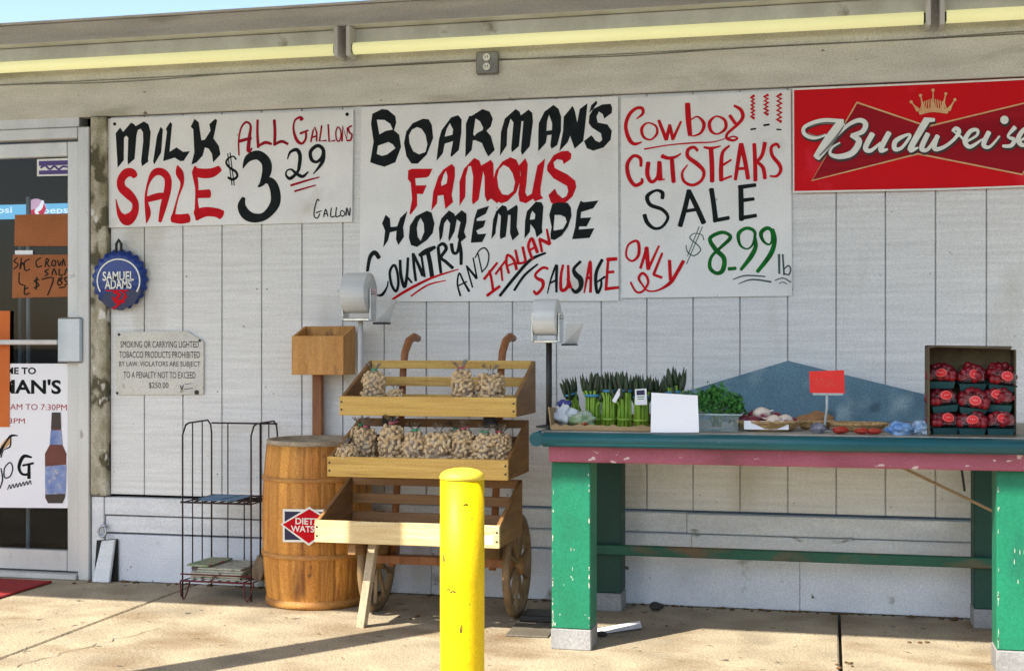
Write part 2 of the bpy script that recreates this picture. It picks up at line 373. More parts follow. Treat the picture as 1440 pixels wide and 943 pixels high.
bagroll_m = mat('bag_roll_plastic', (.66, .67, .66), (.50, .52, .52), sc=4, st=(.4, 1, 9), rough=.3, bump=.12, bs=20, speck=.04)
paper_m = mat('white_paper', (.84, .84, .86), (.80, .80, .83), sc=4, rough=.6, bump=0, speck=.02)
bluepap = mat('blue_newsprint', (.05, .16, .30), (.20, .30, .42), sc=20, st=(1, 3, 1), rough=.7, bump=0)
news_m = mat('newsprint', (.52, .49, .42), (.30, .33, .24), sc=18, st=(1, 3, 1), rough=.8, bump=.1, c3=(.10, .07, .06), g=(.56, .64), gs=24, gst=(1, 3, 1), speck=.2)
newsgrn = mat('green_print', (.12, .22, .10), (.36, .38, .25), sc=22, rough=.7, bump=0, c3=(.45, .12, .12), g=(.58, .64), gs=20)
stalk_m = mat('asparagus_stalk', (.27, .44, .05), (.16, .32, .028), sc=12, st=(3, 3, .8), rough=.5, bump=.1, speck=.12)
tip_m = mat('asparagus_tip', (.03, .085, .022), (.055, .055, .04), sc=30, rough=.6, bump=.3, speck=.2)
band_m = mat('blue_rubber_band', (.05, .24, .42), (.04, .18, .34), rough=.5, bump=0)
herb_m = mat('parsley_leaf', (.03, .15, .02), (.06, .24, .035), sc=40, rough=.55, bump=.1, speck=.2)
herbstalk = mat('parsley_stalk', (.14, .30, .05), (.1, .22, .04), rough=.5, bump=0)
wicker_m = mat('wicker', (.52, .34, .15), (.34, .20, .08), sc=16, st=(1, 1, 3), rough=.7, bump=.4, bs=40, speck=.2)
turnip_m = mat('turnip_skin', (.70, .62, .52), (.62, .50, .42), sc=8, rough=.45, bump=.1, c3=(.22, .03, .07), g=(.50, .58), gs=9, speck=.06)
redonion = mat('purple_onion_skin', (.13, .018, .035), (.20, .03, .05), sc=10, st=(3, 3, 1), rough=.35, bump=.1, speck=.1)
potato_m = mat('potato_skin', (.36, .19, .085), (.25, .12, .05), sc=10, rough=.7, bump=.25, c3=(.14, .07, .03), g=(.64, .7), gs=24, speck=.15)
tomato_m = mat('tomato_skin', (.42, .045, .022), (.30, .022, .012), sc=20, rough=.35, bump=0, speck=.03)
bluebag = mat('blue_bag_plastic', (.03, .17, .50), (.30, .45, .62), sc=22, rough=.22, bump=.7, bs=35, speck=.05)
whitebag = mat('white_bag_plastic', (.70, .72, .74), (.56, .60, .64), sc=14, rough=.25, bump=.6, bs=35, c3=(.10, .25, .08), g=(.64, .70), gs=16, speck=.05)
berry_m = mat('berry_skin', (.11, .004, .010), (.26, .008, .016), sc=22, rough=.18, bump=.25, bs=260, c3=(.5, .3, .3), g=(.70, .74), gs=90, speck=.12)
carton_m = mat('teal_carton', (.018, .09, .095), (.012, .06, .065), sc=10, rough=.75, bump=.2, speck=.15)
sticker_m = mat('red_sticker', (.70, .02, .025), (.62, .02, .02), rough=.4, bump=0, speck=.05)
stickpale = mat('pale_sticker_print', (.80, .36, .30), (.7, .3, .25), rough=.4, bump=0)
navy_m = mat('navy_enamel', (.012, .012, .05), (.016, .016, .06), rough=.35, bump=0)
capblue = mat('cap_blue', (.008, .045, .28), (.006, .026, .15), sc=4, rough=.3, bump=.03, speck=.08)
capnavy = mat('cap_navy', (.010, .014, .06), (.012, .02, .08), sc=6, rough=.35, bump=.02)
price_m = mat('red_price_card', (.80, .025, .015), (.74, .02, .012), rough=.5, bump=0, speck=.04)
redmat_m = mat('red_mat', (.36, .022, .022), (.24, .016, .016), sc=30, rough=.95, bump=.5, bs=200, speck=.25)
tube_m = mat('lit_tube', (.75, .74, .42), (.70, .68, .34), sc=3, rough=.4, bump=0, speck=.03, emit=((1, .96, .48), .22))
lens_m = tube_m
cooler_m = mat('lit_cooler_panel', (.10, .34, .50), (.1, .3, .45), rough=.4, bump=0, speck=0, emit=((.22, .58, .85), .55))
coolwhite = mat('lit_white', (.8, .8, .8), rough=.4, bump=0, speck=0, emit=((1, 1, 1), .55))
coolred = mat('lit_red', (.6, .03, .05), rough=.4, bump=0, speck=0, emit=((.7, .03, .08), .5))
coolpink = mat('lit_pink', (.7, .4, .5), rough=.4, bump=0, speck=0, emit=((.8, .45, .6), .5))
purple_m = mat('purple_sticker', (.07, .03, .22), (.05, .02, .16), rough=.4, bump=0)
beer_glass = mat('printed_bottle_brown', (.10, .022, .014), (.16, .035, .022), sc=10, rough=.4, bump=0)
beer_neck = mat('printed_bottle_dark', (.025, .016, .015), (.04, .025, .02), rough=.4, bump=0)
beer_label = mat('printed_bottle_label', (.10, .17, .42), (.30, .36, .55), sc=18, rough=.4, bump=0, c3=(.45, .42, .42), g=(.56, .62), gs=22)
tan_print = mat('tan_print', (.60, .36, .16), (.5, .3, .12), rough=.5, bump=0)
outlet_m = mat('outlet_grey', (.26, .26, .24), (.18, .18, .17), sc=20, rough=.5, metal=.4, bump=.1)
wood_stick = mat('grey_stick_wood', (.36, .25, .14), (.26, .17, .09), sc=8, st=(1, 4, 4), rough=.8, bump=.2)
hole_m = mat('screw_dark', (.02, .02, .02), (.03, .03, .03), rough=.6, bump=0)
canopy_m = mat('canopy_white_paint', (.66, .66, .64), (.58, .58, .56), sc=2, rough=.7, bump=.05)  # unseen underside painted white to bounce light onto the wall
leaf_dry = mat('dry_leaf', (.16, .09, .035), (.09, .05, .02), rough=.9, bump=.2)
rockdk = mat('dark_pebble', (.03, .028, .025), (.05, .045, .04), rough=.9, bump=.4)
iron_m = mat('plate_iron', (.15, .13, .10), (.10, .085, .065), sc=7, rough=.7, bump=.3, speck=.25)

# ------------------------------------------------------------------ ground
b = MB(); b.box(-400, 400, -400, 400, -1.2, -.145, bev=0)
tag(b.build('parking_lot', asph_m), kind='structure')
b = MB(); b.box(-14, 14, -3.13, .1, -.30, -.030, bev=0)
tag(b.build('sidewalk_bed', joint_m), kind='structure')
b = MB()
jx = [-14, -11.87, -8.89, -5.91, -2.925, .043, 3.0, 6.0, 9.0, 14]
for a, c in zip(jx, jx[1:]): b.box(a + .006, c - .006, -3.0, -.004, -.12, 0, bev=.006)
tag(b.build('sidewalk', conc_m), kind='structure')
b = MB(); b.box(-14, 14, -3.15, -3.012, -.32, -.002, bev=.02)
tag(b.build('kerb', kerb_m), kind='structure')
# hairline cracks in the slab
b = MB()
def crack(p0, p1, w0, n, seed):
    r = random.Random(seed); P = []
    for i in range(n + 1):
        t = i / n; q = Vector(p0).lerp(Vector(p1), t); d = Vector(p1) - Vector(p0); nn = Vector((-d.y, d.x, 0)).normalized()
        P.append((q + nn * r.uniform(-.02, .02), w0 * r.uniform(.3, 1), nn))
    for (a, wa, na), (c, wc, nc) in zip(P, P[1:]):
        b.quad((a.x - na.x * wa, a.y - na.y * wa, .003), (c.x - nc.x * wc, c.y - nc.y * wc, .003), (c.x + nc.x * wc, c.y + nc.y * wc, .003), (a.x + na.x * wa, a.y + na.y * wa, .003))
crack((-2.80, -1.66, 0), (-2.62, -.95, 0), .003, 16, 1)
crack((-3.35, -.13, 0), (-2.45, -.06, 0), .002, 18, 2)
crack((.3, -1.35, 0), (.75, -.9, 0), .0022, 14, 3)
tag(b.build('sidewalk_cracks', joint_m), kind='structure')

# ------------------------------------------------------------------ shop front
shop = thing('store_building', 'pale grey shop front of grooved wood siding with a glass door', 'building', (-1.4, 0, 0))
ZS, ZH = .418, 2.236            # siding bottom and top
b = MB()
b.box(-3.38, 4.2, .012, .05, ZS, ZH, bev=0)
g0 = .031
xs = [-3.38] + [g0 - .2019 * k for k in range(16, -1, -1)] + [g0 + .2019 * k for k in range(1, 21)]
r = random.Random(3)
for i, (a, c) in enumerate(zip(xs, xs[1:])):
    q = r.uniform(0, .002)
    b.box(a + .0028, c - .0028, -q, .010, ZS, ZH, bev=.0015)
sdg = b.build('siding', siding_m, shop)
b = MB()
for i, a in enumerate(xs[:-1]):
    for z in (.47, .95, 1.42, 1.9):
        if r.random() < .6:
            x = a + .02 + r.uniform(0, .01) if r.random() < .5 else a + .18; z += r.uniform(-.06, .06); k = r.uniform(.0018, .0034)
            b.lathe([(k, -.0034), (k * .5, -.0040)], (x, 0, z), 8, 'Y')
b.build('nail_heads', hole_m, sdg)
b = MB(); b.box(-6, 4.2, -.022, .04, ZH + .003, 2.412, bev=.003); b.build('header_board', header_m, shop)
b = MB(); b.box(-6, 4.2, -.016, .04, 2.416, 2.585, bev=.003); b.build('upper_board', header_m, shop)
b = MB(); b.box(-6, 4.2, -.085, .04, 2.592, 2.686, bev=.004); b.box(-6, 4.2, -.06, .04, 2.586, 2.5915, bev=0); b.build('fascia', fascia_m, shop)
b = MB(); b.box(-6, 4.2, -.100, .3, 2.687, 2.697, bev=.002); b.build('roof_edge', white_metal, shop)
b = MB(); b.box(-6, 4.2, .05, 7, 2.60, 2.68, bev=0); b.box(-6, -4.62, .05, .2, 0, 2.59, bev=0); b.build('roof', fascia_m, shop)
# skirting boards with gaps, slightly off true
b = MB()
r = random.Random(5)
def course(x0, x1, z0, z1, yf, lens):
    x = x0
    while x < x1 - .05:
        c = min(x + r.choice(lens), x1); dz = r.uniform(-.001, .001)
        b.box(x + .0008, c - .0008, yf + r.uniform(-.0012, .0012), .04, z0 + .003 + dz, z1 - .003 + dz, bev=.003); x = c
course(-3.40, 4.2, .318, .407, -.018, [2.4, 1.9, 1.4]); b.build('skirting_board', skirt_m, shop)
b = MB(); course(-3.40, 4.2, .232, .316, -.010, [1.22, 2.1, .9, 1.6]); b.build('skirting_board', skirt_m, shop)
b = MB(); course(-3.40, 4.2, .0, .230, -.014, [.82, .95, .80]); b.build('foundation', found_m, shop)
b = MB(); b.box(-3.47, -3.384, -.030, .05, .41, ZH, bev=.004); b.build('corner_trim', trim_m, shop)
b = MB(); b.box(-3.47, -3.404, -.02, .05, 0, .405, bev=.004); b.build('corner_block', skirt_m, shop)
# door surround
b = MB(); b.box(-3.535, -3.474, -.035, .08, 0, 2.19, bev=.004); b.box(-4.62, -3.536, -.035, .08, 2.135, 2.19, bev=.004); b.box(-4.62, -3.536, -.02, .06, 2.193, 2.258, bev=.002)
b.box(-4.62, -4.56, -.035, .08, 0, 2.134, bev=.004); b.build('door_frame', alu_m, shop)
b = MB(); b.box(-4.56, -3.536, -.05, .10, .001, .028, bev=.004); b.build('threshold', alu_m, shop)
door = MB()
door.box(-3.612, -3.540, .0, .045, .034, 2.128, bev=.004); door.box(-4.555, -4.483, .0, .045, .034, 2.128, bev=.004)
door.box(-4.482, -3.613, .001, .044, 2.055, 2.127, bev=.004); door.box(-4.482, -3.613, .001, .044, .035, .135, bev=.004)
door = door.build('door', alu_m, shop)
b = MB(); b.quad((-4.483, .024, .135), (-3.612, .024, .135), (-3.612, .024, 2.055), (-4.483, .024, 2.055)); b.build('glass_pane', glass_m, door)
p0, p1 = at(80, 446, -.05), at(114, 510, -.05)
b = MB(); b.box(p0.x, p1.x, -.052, -.004, p1.z, p0.z, bev=.008); b.build('latch_plate', steel_m, door)
b = MB(); b.box(-4.45, p0.x - .001, -.045, -.022, 1.138, 1.162, bev=.005); b.build('push_bar', white_metal, door)
# interior behind the door
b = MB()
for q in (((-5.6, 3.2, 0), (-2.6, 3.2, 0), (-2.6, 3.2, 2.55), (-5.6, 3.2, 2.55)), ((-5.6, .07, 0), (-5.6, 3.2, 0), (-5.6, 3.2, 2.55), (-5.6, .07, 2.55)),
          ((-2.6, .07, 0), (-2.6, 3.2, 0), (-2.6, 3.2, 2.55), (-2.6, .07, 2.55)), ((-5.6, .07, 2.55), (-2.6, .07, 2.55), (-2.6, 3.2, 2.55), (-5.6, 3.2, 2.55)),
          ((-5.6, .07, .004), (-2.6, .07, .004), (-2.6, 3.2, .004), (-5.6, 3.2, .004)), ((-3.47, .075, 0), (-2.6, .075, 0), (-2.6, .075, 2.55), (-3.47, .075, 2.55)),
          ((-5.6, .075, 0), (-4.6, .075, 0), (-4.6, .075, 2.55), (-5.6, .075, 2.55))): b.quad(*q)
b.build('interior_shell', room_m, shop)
# unseen canopy over the pavement, above the frame, inferred from its shade; its posts stand out of frame too
b = MB(); b.box(-9, 7, -2.78, .62, 3.10, 3.24, bev=.01); b.build('canopy', canopy_m, shop)
b = MB(); b.box(-9, 7, -2.81, -2.785, 3.04, 3.26, bev=.004); b.build('canopy_fascia', fascia_m, shop)
for x in (-7.3, -3.02, 3.6):
    b = MB(); b.box(x - .068, x + .068, -2.70, -2.564, .001, 3.10, bev=.006); b.build('canopy_post', white_metal, shop)
b = MB()
for x in (-5, -1, 3): b.box(x - .05, x + .05, .5, .6, 2.68, 3.0995, bev=.004)
b.build('canopy_stub', white_metal, shop)

# ------------------------------------------------------------------ painted signs
def sign(name, label, cat, corners, m, Y=-.013, th=.008, rag=0):
    P = [at(x, y, Y) for x, y in corners]
    o = thing(name, label, cat, (sum(p.x for p in P) / 4, Y, min(p.z for p in P)))
    b = MB(); b.prism([(p.x, p.z) for p in P], Y, Y + th)
    b.build('board', m, o); return o
SY = -.0133
s1 = sign('painted_sign', 'white hand painted board advertising milk by the gallon, next to the door', 'sign', [(152, 167), (497, 154), (495, 312), (153, 320)], sign_m)
P = Paint(SY).region(150, 155, 5.544)
P.fill([(70, 180), (105, 135), (128, 170), (190, 97), (215, 110), (225, 125), (290, 88), (325, 110), (343, 170), (335, 280), (322, 380), (325, 400), (275, 438), (268, 400), (285, 240), (282, 170), (265, 145), (243, 155), (232, 200), (218, 380), (165, 425), (163, 390), (168, 215), (152, 198), (135, 215), (133, 390), (85, 450), (82, 380)])
P.fill([(420, 130), (438, 150), (425, 330), (370, 425), (362, 400), (392, 200)])
P.fill([(495, 92), (510, 108), (490, 325), (545, 290), (595, 325), (650, 320), (600, 395), (575, 398), (530, 370), (440, 398), (470, 170), (462, 145)])
P.fill([(685, 68), (718, 95), (738, 235), (765, 230), (810, 160), (800, 110), (845, 68), (862, 78), (832, 220), (875, 280), (887, 345), (830, 408), (820, 340), (795, 300), (765, 290), (748, 355), (700, 408), (660, 425), (683, 330), (675, 150), (655, 130)])
P.cut(); P.disc(62, 108, 13)
P.region(310, 150, 5.547)
P.stroke([(175, 480, 8), (215, 405, 55), (290, 378, 72), (352, 425, 76), (362, 500, 74), (330, 590, 45), (295, 625, 14)])
P.stroke([(335, 575, 36), (392, 585, 64), (427, 660, 76), (424, 760, 76), (350, 850, 62), (265, 868, 72), (200, 840, 80), (165, 775, 64), (180, 712, 30)])
P.stroke([(122, 412, 14), (100, 388, 12), (60, 405, 15), (45, 440, 16), (75, 478, 20), (120, 508, 20), (130, 545, 18), (95, 568, 22), (58, 552, 18)])
P.stroke([(56, 365), (90, 612)], w=8); P.stroke([(75, 360), (108, 615)], w=8)
P.cut(); P.stroke([(522, 410, 8), (545, 355, 20), (595, 337, 30), (620, 380, 30), (615, 460, 28), (600, 510, 22), (545, 560, 27), (512, 535, 15), (518, 500, 12), (552, 490, 15), (590, 520, 25), (640, 545, 25), (685, 508, 10)])
P.stroke([(755, 305, 28), (703, 350, 28), (712, 415, 28), (755, 430, 22), (798, 385, 28), (798, 330, 28)], closed=True)
P.stroke([(805, 340, 28), (795, 430, 30), (725, 525, 8)])
P.cut()
for l in ([(770, 735), (755, 725), (735, 790), (730, 850), (755, 870), (775, 835)], [(745, 828), (788, 812)], [(805, 860), (820, 800), (838, 855)], [(808, 838), (834, 832)], [(865, 790), (860, 855), (892, 855)], [(905, 785), (900, 855), (932, 850)], [(980, 850), (985, 790), (1005, 850), (1012, 790)]):
    P.stroke(l, w=9)
P.stroke([(945, 810), (935, 840), (955, 855), (970, 830)], closed=True, w=8)
P.disc(988, 60, 14)
P.build('black_lettering', inkblack, s1)
P = Paint(SY).region(150, 155, 5.544)
P.stroke([(222, 515, 46), (195, 487, 66), (150, 492, 70), (112, 545, 62), (118, 605, 66), (170, 655, 72), (222, 720, 52), (215, 800, 62), (160, 852, 95), (108, 820, 48), (85, 760, 22), (72, 695, 8)])
P.stroke([(310, 880, 8), (322, 800, 45), (305, 680, 20), (325, 570, 22), (370, 490, 52), (430, 482, 60), (475, 530, 55), (475, 620, 55), (440, 760, 50), (415, 868, 26)])
P.stroke([(312, 697, 45), (400, 672, 55), (470, 665, 40)])
P.stroke([(552, 432, 12), (568, 490, 60), (588, 570, 28), (555, 680, 14), (525, 800, 22), (520, 840, 40)])
P.stroke([(512, 842, 66), (580, 848, 75), (638, 840, 72)])
P.stroke([(690, 440, 20), (688, 500, 40), (702, 600, 28), (700, 700, 22), (705, 800, 40), (705, 855, 25)])
P.stroke([(680, 474, 60), (740, 492, 74), (820, 488, 72), (880, 455, 50)])
P.stroke([(705, 655, 62), (800, 650, 68)]); P.stroke([(700, 815, 85), (770, 792, 75), (850, 797, 70), (895, 815, 75)])
P.build('red_lettering', inkred, s1)
P = Paint(SY).region(310, 150, 5.547)
P.stroke([(145, 380, 12), (142, 270, 14), (160, 170, 15), (200, 122, 18), (235, 150, 18), (226, 240, 26), (218, 345, 30), (247, 325, 12)])
P.stroke([(148, 270, 26), (240, 245, 24)])
P.cut(); P.stroke([(290, 105, 20), (288, 200, 20), (295, 318, 24)]); P.stroke([(295, 308, 18), (350, 280, 26), (398, 292, 20)])
P.stroke([(420, 105, 24), (425, 200, 24), (422, 300, 24)]); P.stroke([(418, 300, 18), (475, 272, 24), (526, 292, 20)])
P.stroke([(635, 102, 36), (620, 84, 22), (580, 110, 15), (570, 180, 17), (595, 260, 26), (635, 288, 20), (665, 250, 18), (666, 195, 18)]); P.stroke([(622, 210, 20), (684, 185, 14)])
for l in ([(705, 275), (722, 190), (735, 160), (750, 200), (750, 270)], [(715, 240), (748, 230)], [(790, 148), (772, 270), (826, 265)], [(840, 140), (848, 272), (892, 265)], [(948, 270), (955, 150), (985, 255), (990, 165)], [(1025, 150), (1000, 165), (1005, 200), (1025, 220), (1015, 260), (985, 265)]):
    P.stroke(l, w=14, smooth=len(l) > 5)
P.stroke([(915, 160), (900, 200), (905, 255), (925, 270), (940, 230), (935, 180)], closed=True, w=11)
P.cut(); P.stroke([(548, 615, 18), (660, 580, 16), (770, 550, 10)]); P.stroke([(578, 660, 16), (742, 612, 10)])
P.build('crimson_lettering', inkcrim, s1)

s2 = sign('painted_sign', 'largest white hand painted board in the middle, advertising homemade sausage', 'sign', [(508, 151), (869, 136), (870, 423), (505, 424)], sign_m)
P = Paint(SY).region(510, 140, 5.547)
P.fill([(75, 112), (150, 75), (195, 80), (255, 130), (262, 180), (245, 240), (285, 275), (300, 370), (255, 490), (170, 525), (115, 510), (58, 490), (75, 390), (85, 330), (65, 190)], [(110, 158), (170, 160), (215, 190), (235, 235), (180, 245), (130, 272)], [(120, 360), (200, 332), (235, 350), (255, 380), (190, 430), (150, 440), (110, 425)])
P.fill([(470, 150), (515, 155), (540, 200), (550, 300), (500, 430), (430, 500), (380, 500), (340, 440), (322, 340), (340, 250), (390, 185)], [(425, 215), (460, 230), (490, 275), (505, 350), (490, 410), (440, 428), (395, 405), (365, 340), (360, 280), (385, 235)])
P.fill([(745, 122), (772, 155), (770, 260), (750, 395), (690, 450), (685, 430), (705, 325), (640, 345), (625, 420), (575, 480), (595, 310), (615, 240), (690, 140)], [(680, 185), (705, 235), (700, 275), (640, 290), (655, 230)])
P.fill([(870, 115), (935, 75), (990, 95), (1015, 150), (1000, 210), (965, 245), (1000, 285), (1030, 395), (980, 445), (955, 400), (930, 340), (880, 318), (860, 318), (850, 395), (800, 450), (805, 270), (805, 190), (830, 130), (850, 128)], [(880, 148), (915, 170), (940, 220), (935, 240), (895, 260), (870, 285), (862, 270)])
P.region(690, 130, 5.547)
P.fill([(195, 130), (225, 150), (235, 180), (295, 135), (325, 160), (330, 230), (305, 420), (245, 490), (235, 460), (255, 225), (240, 225), (220, 420), (165, 468), (160, 440), (178, 235), (155, 205), (130, 290), (125, 415), (72, 495), (80, 310), (110, 205)])
P.fill([(490, 98), (530, 130), (550, 190), (548, 300), (520, 410), (475, 440), (465, 415), (475, 330), (440, 335), (430, 395), (370, 460), (372, 310), (375, 240), (420, 150)], [(455, 175), (480, 240), (478, 295), (435, 300), (440, 225)])
P.fill([(640, 105), (658, 150), (675, 235), (695, 130), (755, 85), (735, 280), (722, 380), (655, 440), (620, 340), (600, 390), (535, 460), (565, 300), (570, 190)])
P.fill([(825, 65), (832, 85), (800, 130), (768, 160), (785, 100)])
P.fill([(935, 90), (948, 120), (945, 160), (885, 205), (875, 170), (845, 150), (825, 190), (835, 235), (910, 250), (945, 300), (935, 370), (880, 430), (800, 455), (750, 435), (728, 380), (785, 335), (800, 350), (815, 375), (850, 390), (870, 370), (860, 320), (790, 275), (765, 240), (770, 180), (800, 130), (870, 95)])
P.region(505, 270, 5.895)
P.fill([(220, 188), (255, 220), (262, 290), (315, 285), (340, 215), (400, 158), (365, 290), (372, 370), (325, 440), (305, 390), (310, 320), (255, 335), (240, 400), (200, 460), (215, 320), (190, 260)])
P.fill([(560, 155), (600, 170), (625, 260), (610, 340), (560, 400), (480, 455), (430, 440), (412, 380), (420, 280), (470, 200)], [(510, 215), (535, 260), (540, 330), (510, 405), (485, 370), (478, 300), (490, 245)])
P.fill([(745, 152), (790, 180), (795, 200), (850, 150), (890, 180), (890, 250), (870, 330), (888, 375), (835, 420), (815, 370), (840, 250), (810, 225), (790, 330), (745, 410), (740, 380), (755, 260), (730, 225), (705, 260), (690, 370), (668, 410), (660, 300), (680, 220)])
P.fill([(980, 145), (1078, 115), (1050, 180), (975, 220), (975, 240), (1050, 235), (1030, 290), (970, 320), (985, 350), (1055, 345), (1020, 415), (925, 420), (940, 310), (955, 220)])
P.cut(); P.stroke([(165, 545, 35), (130, 502, 38), (90, 540, 32), (68, 655, 24)]); P.stroke([(240, 738, 10), (230, 790, 14), (190, 850, 24), (145, 855, 10)])
P.stroke([(290, 605), (255, 660), (268, 765), (305, 822), (325, 760), (315, 660)], closed=True, w=22)
P.stroke([(340, 565, 24), (345, 680, 26), (375, 785, 28), (395, 700, 24), (405, 545, 22)]); P.stroke([(395, 700, 20), (437, 750, 16)])
P.stroke([(470, 735, 22), (455, 620, 24), (448, 510, 26)]); P.stroke([(448, 512, 24), (490, 600, 26), (530, 690, 34)]); P.stroke([(542, 702, 20), (515, 520, 20)])
P.stroke([(500, 525, 30), (560, 490, 46), (630, 455, 26)]); P.stroke([(568, 490, 36), (590, 600, 38), (605, 702, 36)])
P.stroke([(655, 455, 26), (665, 560, 28), (678, 670, 24)]); P.stroke([(655, 450, 22), (695, 428, 28), (722, 470, 30), (680, 540, 26), (722, 580, 28), (777, 630, 28)])
P.stroke([(765, 430, 30), (780, 500, 28), (815, 495, 26), (835, 400, 24)]); P.stroke([(830, 420, 30), (845, 500, 30), (845, 600, 26)])
P.cut(); P.stroke([(840, 860, 18), (815, 760, 15), (830, 672, 14), (865, 740, 16), (912, 822, 22)]); P.stroke([(825, 775), (892, 742)], w=13)
P.stroke([(940, 790, 14), (890, 610, 14)]); P.stroke([(890, 612, 16), (975, 715, 24)]); P.stroke([(977, 715, 14), (945, 545, 12)])
P.stroke([(1020, 665, 12), (985, 510, 11)]); P.stroke([(960, 545, 10), (1000, 480, 11), (1045, 465, 13), (1075, 520, 12), (1060, 610, 11), (1015, 665, 11)])
P.region(690, 270, 5.895)
P.fill([(95, 108), (130, 120), (140, 155), (215, 105), (225, 130), (215, 290), (235, 350), (180, 402), (160, 340), (165, 190), (145, 190), (125, 370), (80, 390), (75, 360), (85, 200), (65, 175), (45, 290), (40, 345), (5, 390), (20, 230), (45, 160)])
P.fill([(375, 80), (420, 85), (437, 120), (425, 290), (430, 335), (380, 375), (365, 310), (330, 265), (325, 330), (280, 385), (285, 240), (300, 160)], [(345, 155), (370, 185), (365, 225), (325, 230), (330, 190)])
P.fill([(510, 100), (560, 85), (640, 90), (665, 130), (670, 200), (640, 290), (590, 360), (530, 398), (498, 390), (495, 350), (505, 290), (485, 190)], [(530, 190), (580, 190), (620, 210), (630, 250), (600, 305), (525, 320), (520, 310)])
P.fill([(745, 72), (770, 85), (895, 70), (850, 135), (750, 165), (745, 215), (835, 210), (795, 285), (735, 285), (730, 310), (860, 300), (820, 380), (675, 390), (700, 290), (715, 150)])
P.cut(); P.stroke([(75, 860, 24), (200, 705, 26), (330, 562, 26), (455, 505, 18)]); P.stroke([(195, 815, 20), (280, 690, 22), (390, 597, 14)])
P.cut(); P.stroke([(470, 840, 10), (500, 720, 15), (545, 605, 22), (545, 700, 24), (545, 828, 20)]); P.stroke([(490, 755), (548, 728)], w=17)
P.stroke([(745, 575, 24), (690, 635, 26), (705, 682, 42), (745, 725, 46), (745, 790, 36), (705, 828, 32), (672, 800, 20)])
P.stroke([(925, 560, 26), (880, 650, 28), (870, 740, 28), (885, 835, 24), (915, 780, 20), (915, 722, 18)]); P.stroke([(882, 745, 14), (947, 702, 20)])
P.build('black_lettering', inkblack, s2)
P = Paint(SY).region(510, 140, 5.547)
P.fill([(355, 552), (385, 540), (545, 540), (520, 595), (500, 608), (410, 615), (415, 670), (500, 668), (470, 738), (425, 735), (425, 830), (375, 898), (365, 890), (385, 780), (375, 650), (352, 620)])
P.fill([(695, 502), (720, 530), (720, 600), (695, 740), (705, 800), (645, 855), (630, 745), (585, 750), (580, 810), (535, 868), (550, 720), (590, 600), (630, 545)], [(650, 555), (662, 600), (655, 655), (615, 675), (612, 650), (630, 590)])
P.fill([(870, 455), (910, 475), (925, 515), (1000, 470), (1020, 500), (1022, 600), (1012, 740), (1000, 775), (970, 798), (952, 750), (950, 600), (940, 560), (905, 780), (860, 820), (852, 790), (862, 600), (845, 520), (825, 520), (805, 600), (800, 760), (755, 830), (755, 640), (790, 540)])
P.fill([(1000, 700), (1035, 660), (1062, 780), (1050, 812), (1002, 772)])
P.region(690, 130, 5.547)
P.fill([(155, 505), (200, 525), (225, 580), (235, 680), (200, 780), (130, 850), (85, 865), (40, 845), (15, 800), (20, 680), (40, 610), (90, 540)], [(100, 565), (140, 585), (170, 630), (190, 700), (175, 770), (135, 800), (90, 795), (60, 740), (50, 660), (65, 600)])
P.fill([(270, 512), (290, 560), (280, 700), (270, 780), (285, 810), (320, 790), (350, 640), (365, 570), (425, 515), (410, 620), (390, 740), (390, 800), (410, 825), (345, 850), (330, 830), (275, 865), (225, 850), (215, 790), (235, 640), (220, 570)])
P.fill([(605, 455), (630, 480), (625, 520), (570, 560), (560, 530), (520, 520), (490, 545), (500, 590), (600, 640), (660, 690), (668, 740), (640, 810), (580, 865), (500, 872), (470, 860), (450, 800), (500, 750), (520, 790), (560, 825), (590, 810), (605, 770), (595, 730), (490, 670), (440, 610), (440, 570), (490, 490), (550, 460)])
P.region(505, 270, 5.895)
P.stroke([(275, 890, 18), (400, 812, 24), (600, 712, 20), (822, 640, 10)]); P.stroke([(430, 862, 14), (570, 770, 15), (720, 732, 8)])
P.region(690, 270, 5.895)
P.stroke([(-55, 722, 24), (55, 585, 20)]); P.stroke([(-10, 650, 24), (8, 730, 22), (20, 815, 24)]); P.stroke([(-30, 858, 26), (75, 780, 24)])
P.stroke([(40, 680, 20), (130, 560, 18)]); P.stroke([(85, 620, 20), (97, 735, 16)])
P.stroke([(150, 672, 22), (130, 590, 22), (140, 522, 22), (190, 560, 24), (215, 642, 26)]); P.stroke([(138, 612), (192, 590)], w=16)
P.stroke([(205, 480, 20), (228, 585, 24)]); P.stroke([(215, 590, 22), (262, 588, 20), (292, 570, 18)]); P.stroke([(265, 455, 24), (290, 572, 22)])
P.stroke([(345, 555, 24), (312, 450, 24), (340, 385, 26), (365, 440, 28), (388, 502, 28)]); P.stroke([(322, 482), (372, 455)], w=20)
P.stroke([(425, 495, 22), (405, 390, 24)]); P.stroke([(402, 388, 26), (490, 430, 34)]); P.stroke([(490, 432, 28), (465, 308, 18)])
P.cut(); P.stroke([(475, 635, 22), (430, 628, 24), (372, 680, 22), (385, 715, 26), (430, 738, 32), (430, 790, 26), (382, 843, 26), (357, 818, 20)])
P.stroke([(600, 605, 22), (582, 700, 24), (587, 812, 28), (640, 775, 28), (642, 608, 22)]); P.stroke([(640, 720, 28), (662, 792, 32)])
P.stroke([(775, 835, 14), (800, 700, 22), (825, 575, 24), (830, 700, 24), (827, 830, 24)]); P.stroke([(790, 722), (836, 702)], w=22)
P.stroke([(975, 550, 22), (965, 680, 24), (955, 812, 24)]); P.stroke([(965, 560, 34), (1045, 553, 30)]); P.stroke([(968, 665), (1022, 660)], w=24); P.stroke([(953, 802, 28), (1060, 790, 24)])
P.build('red_lettering', inkred, s2)

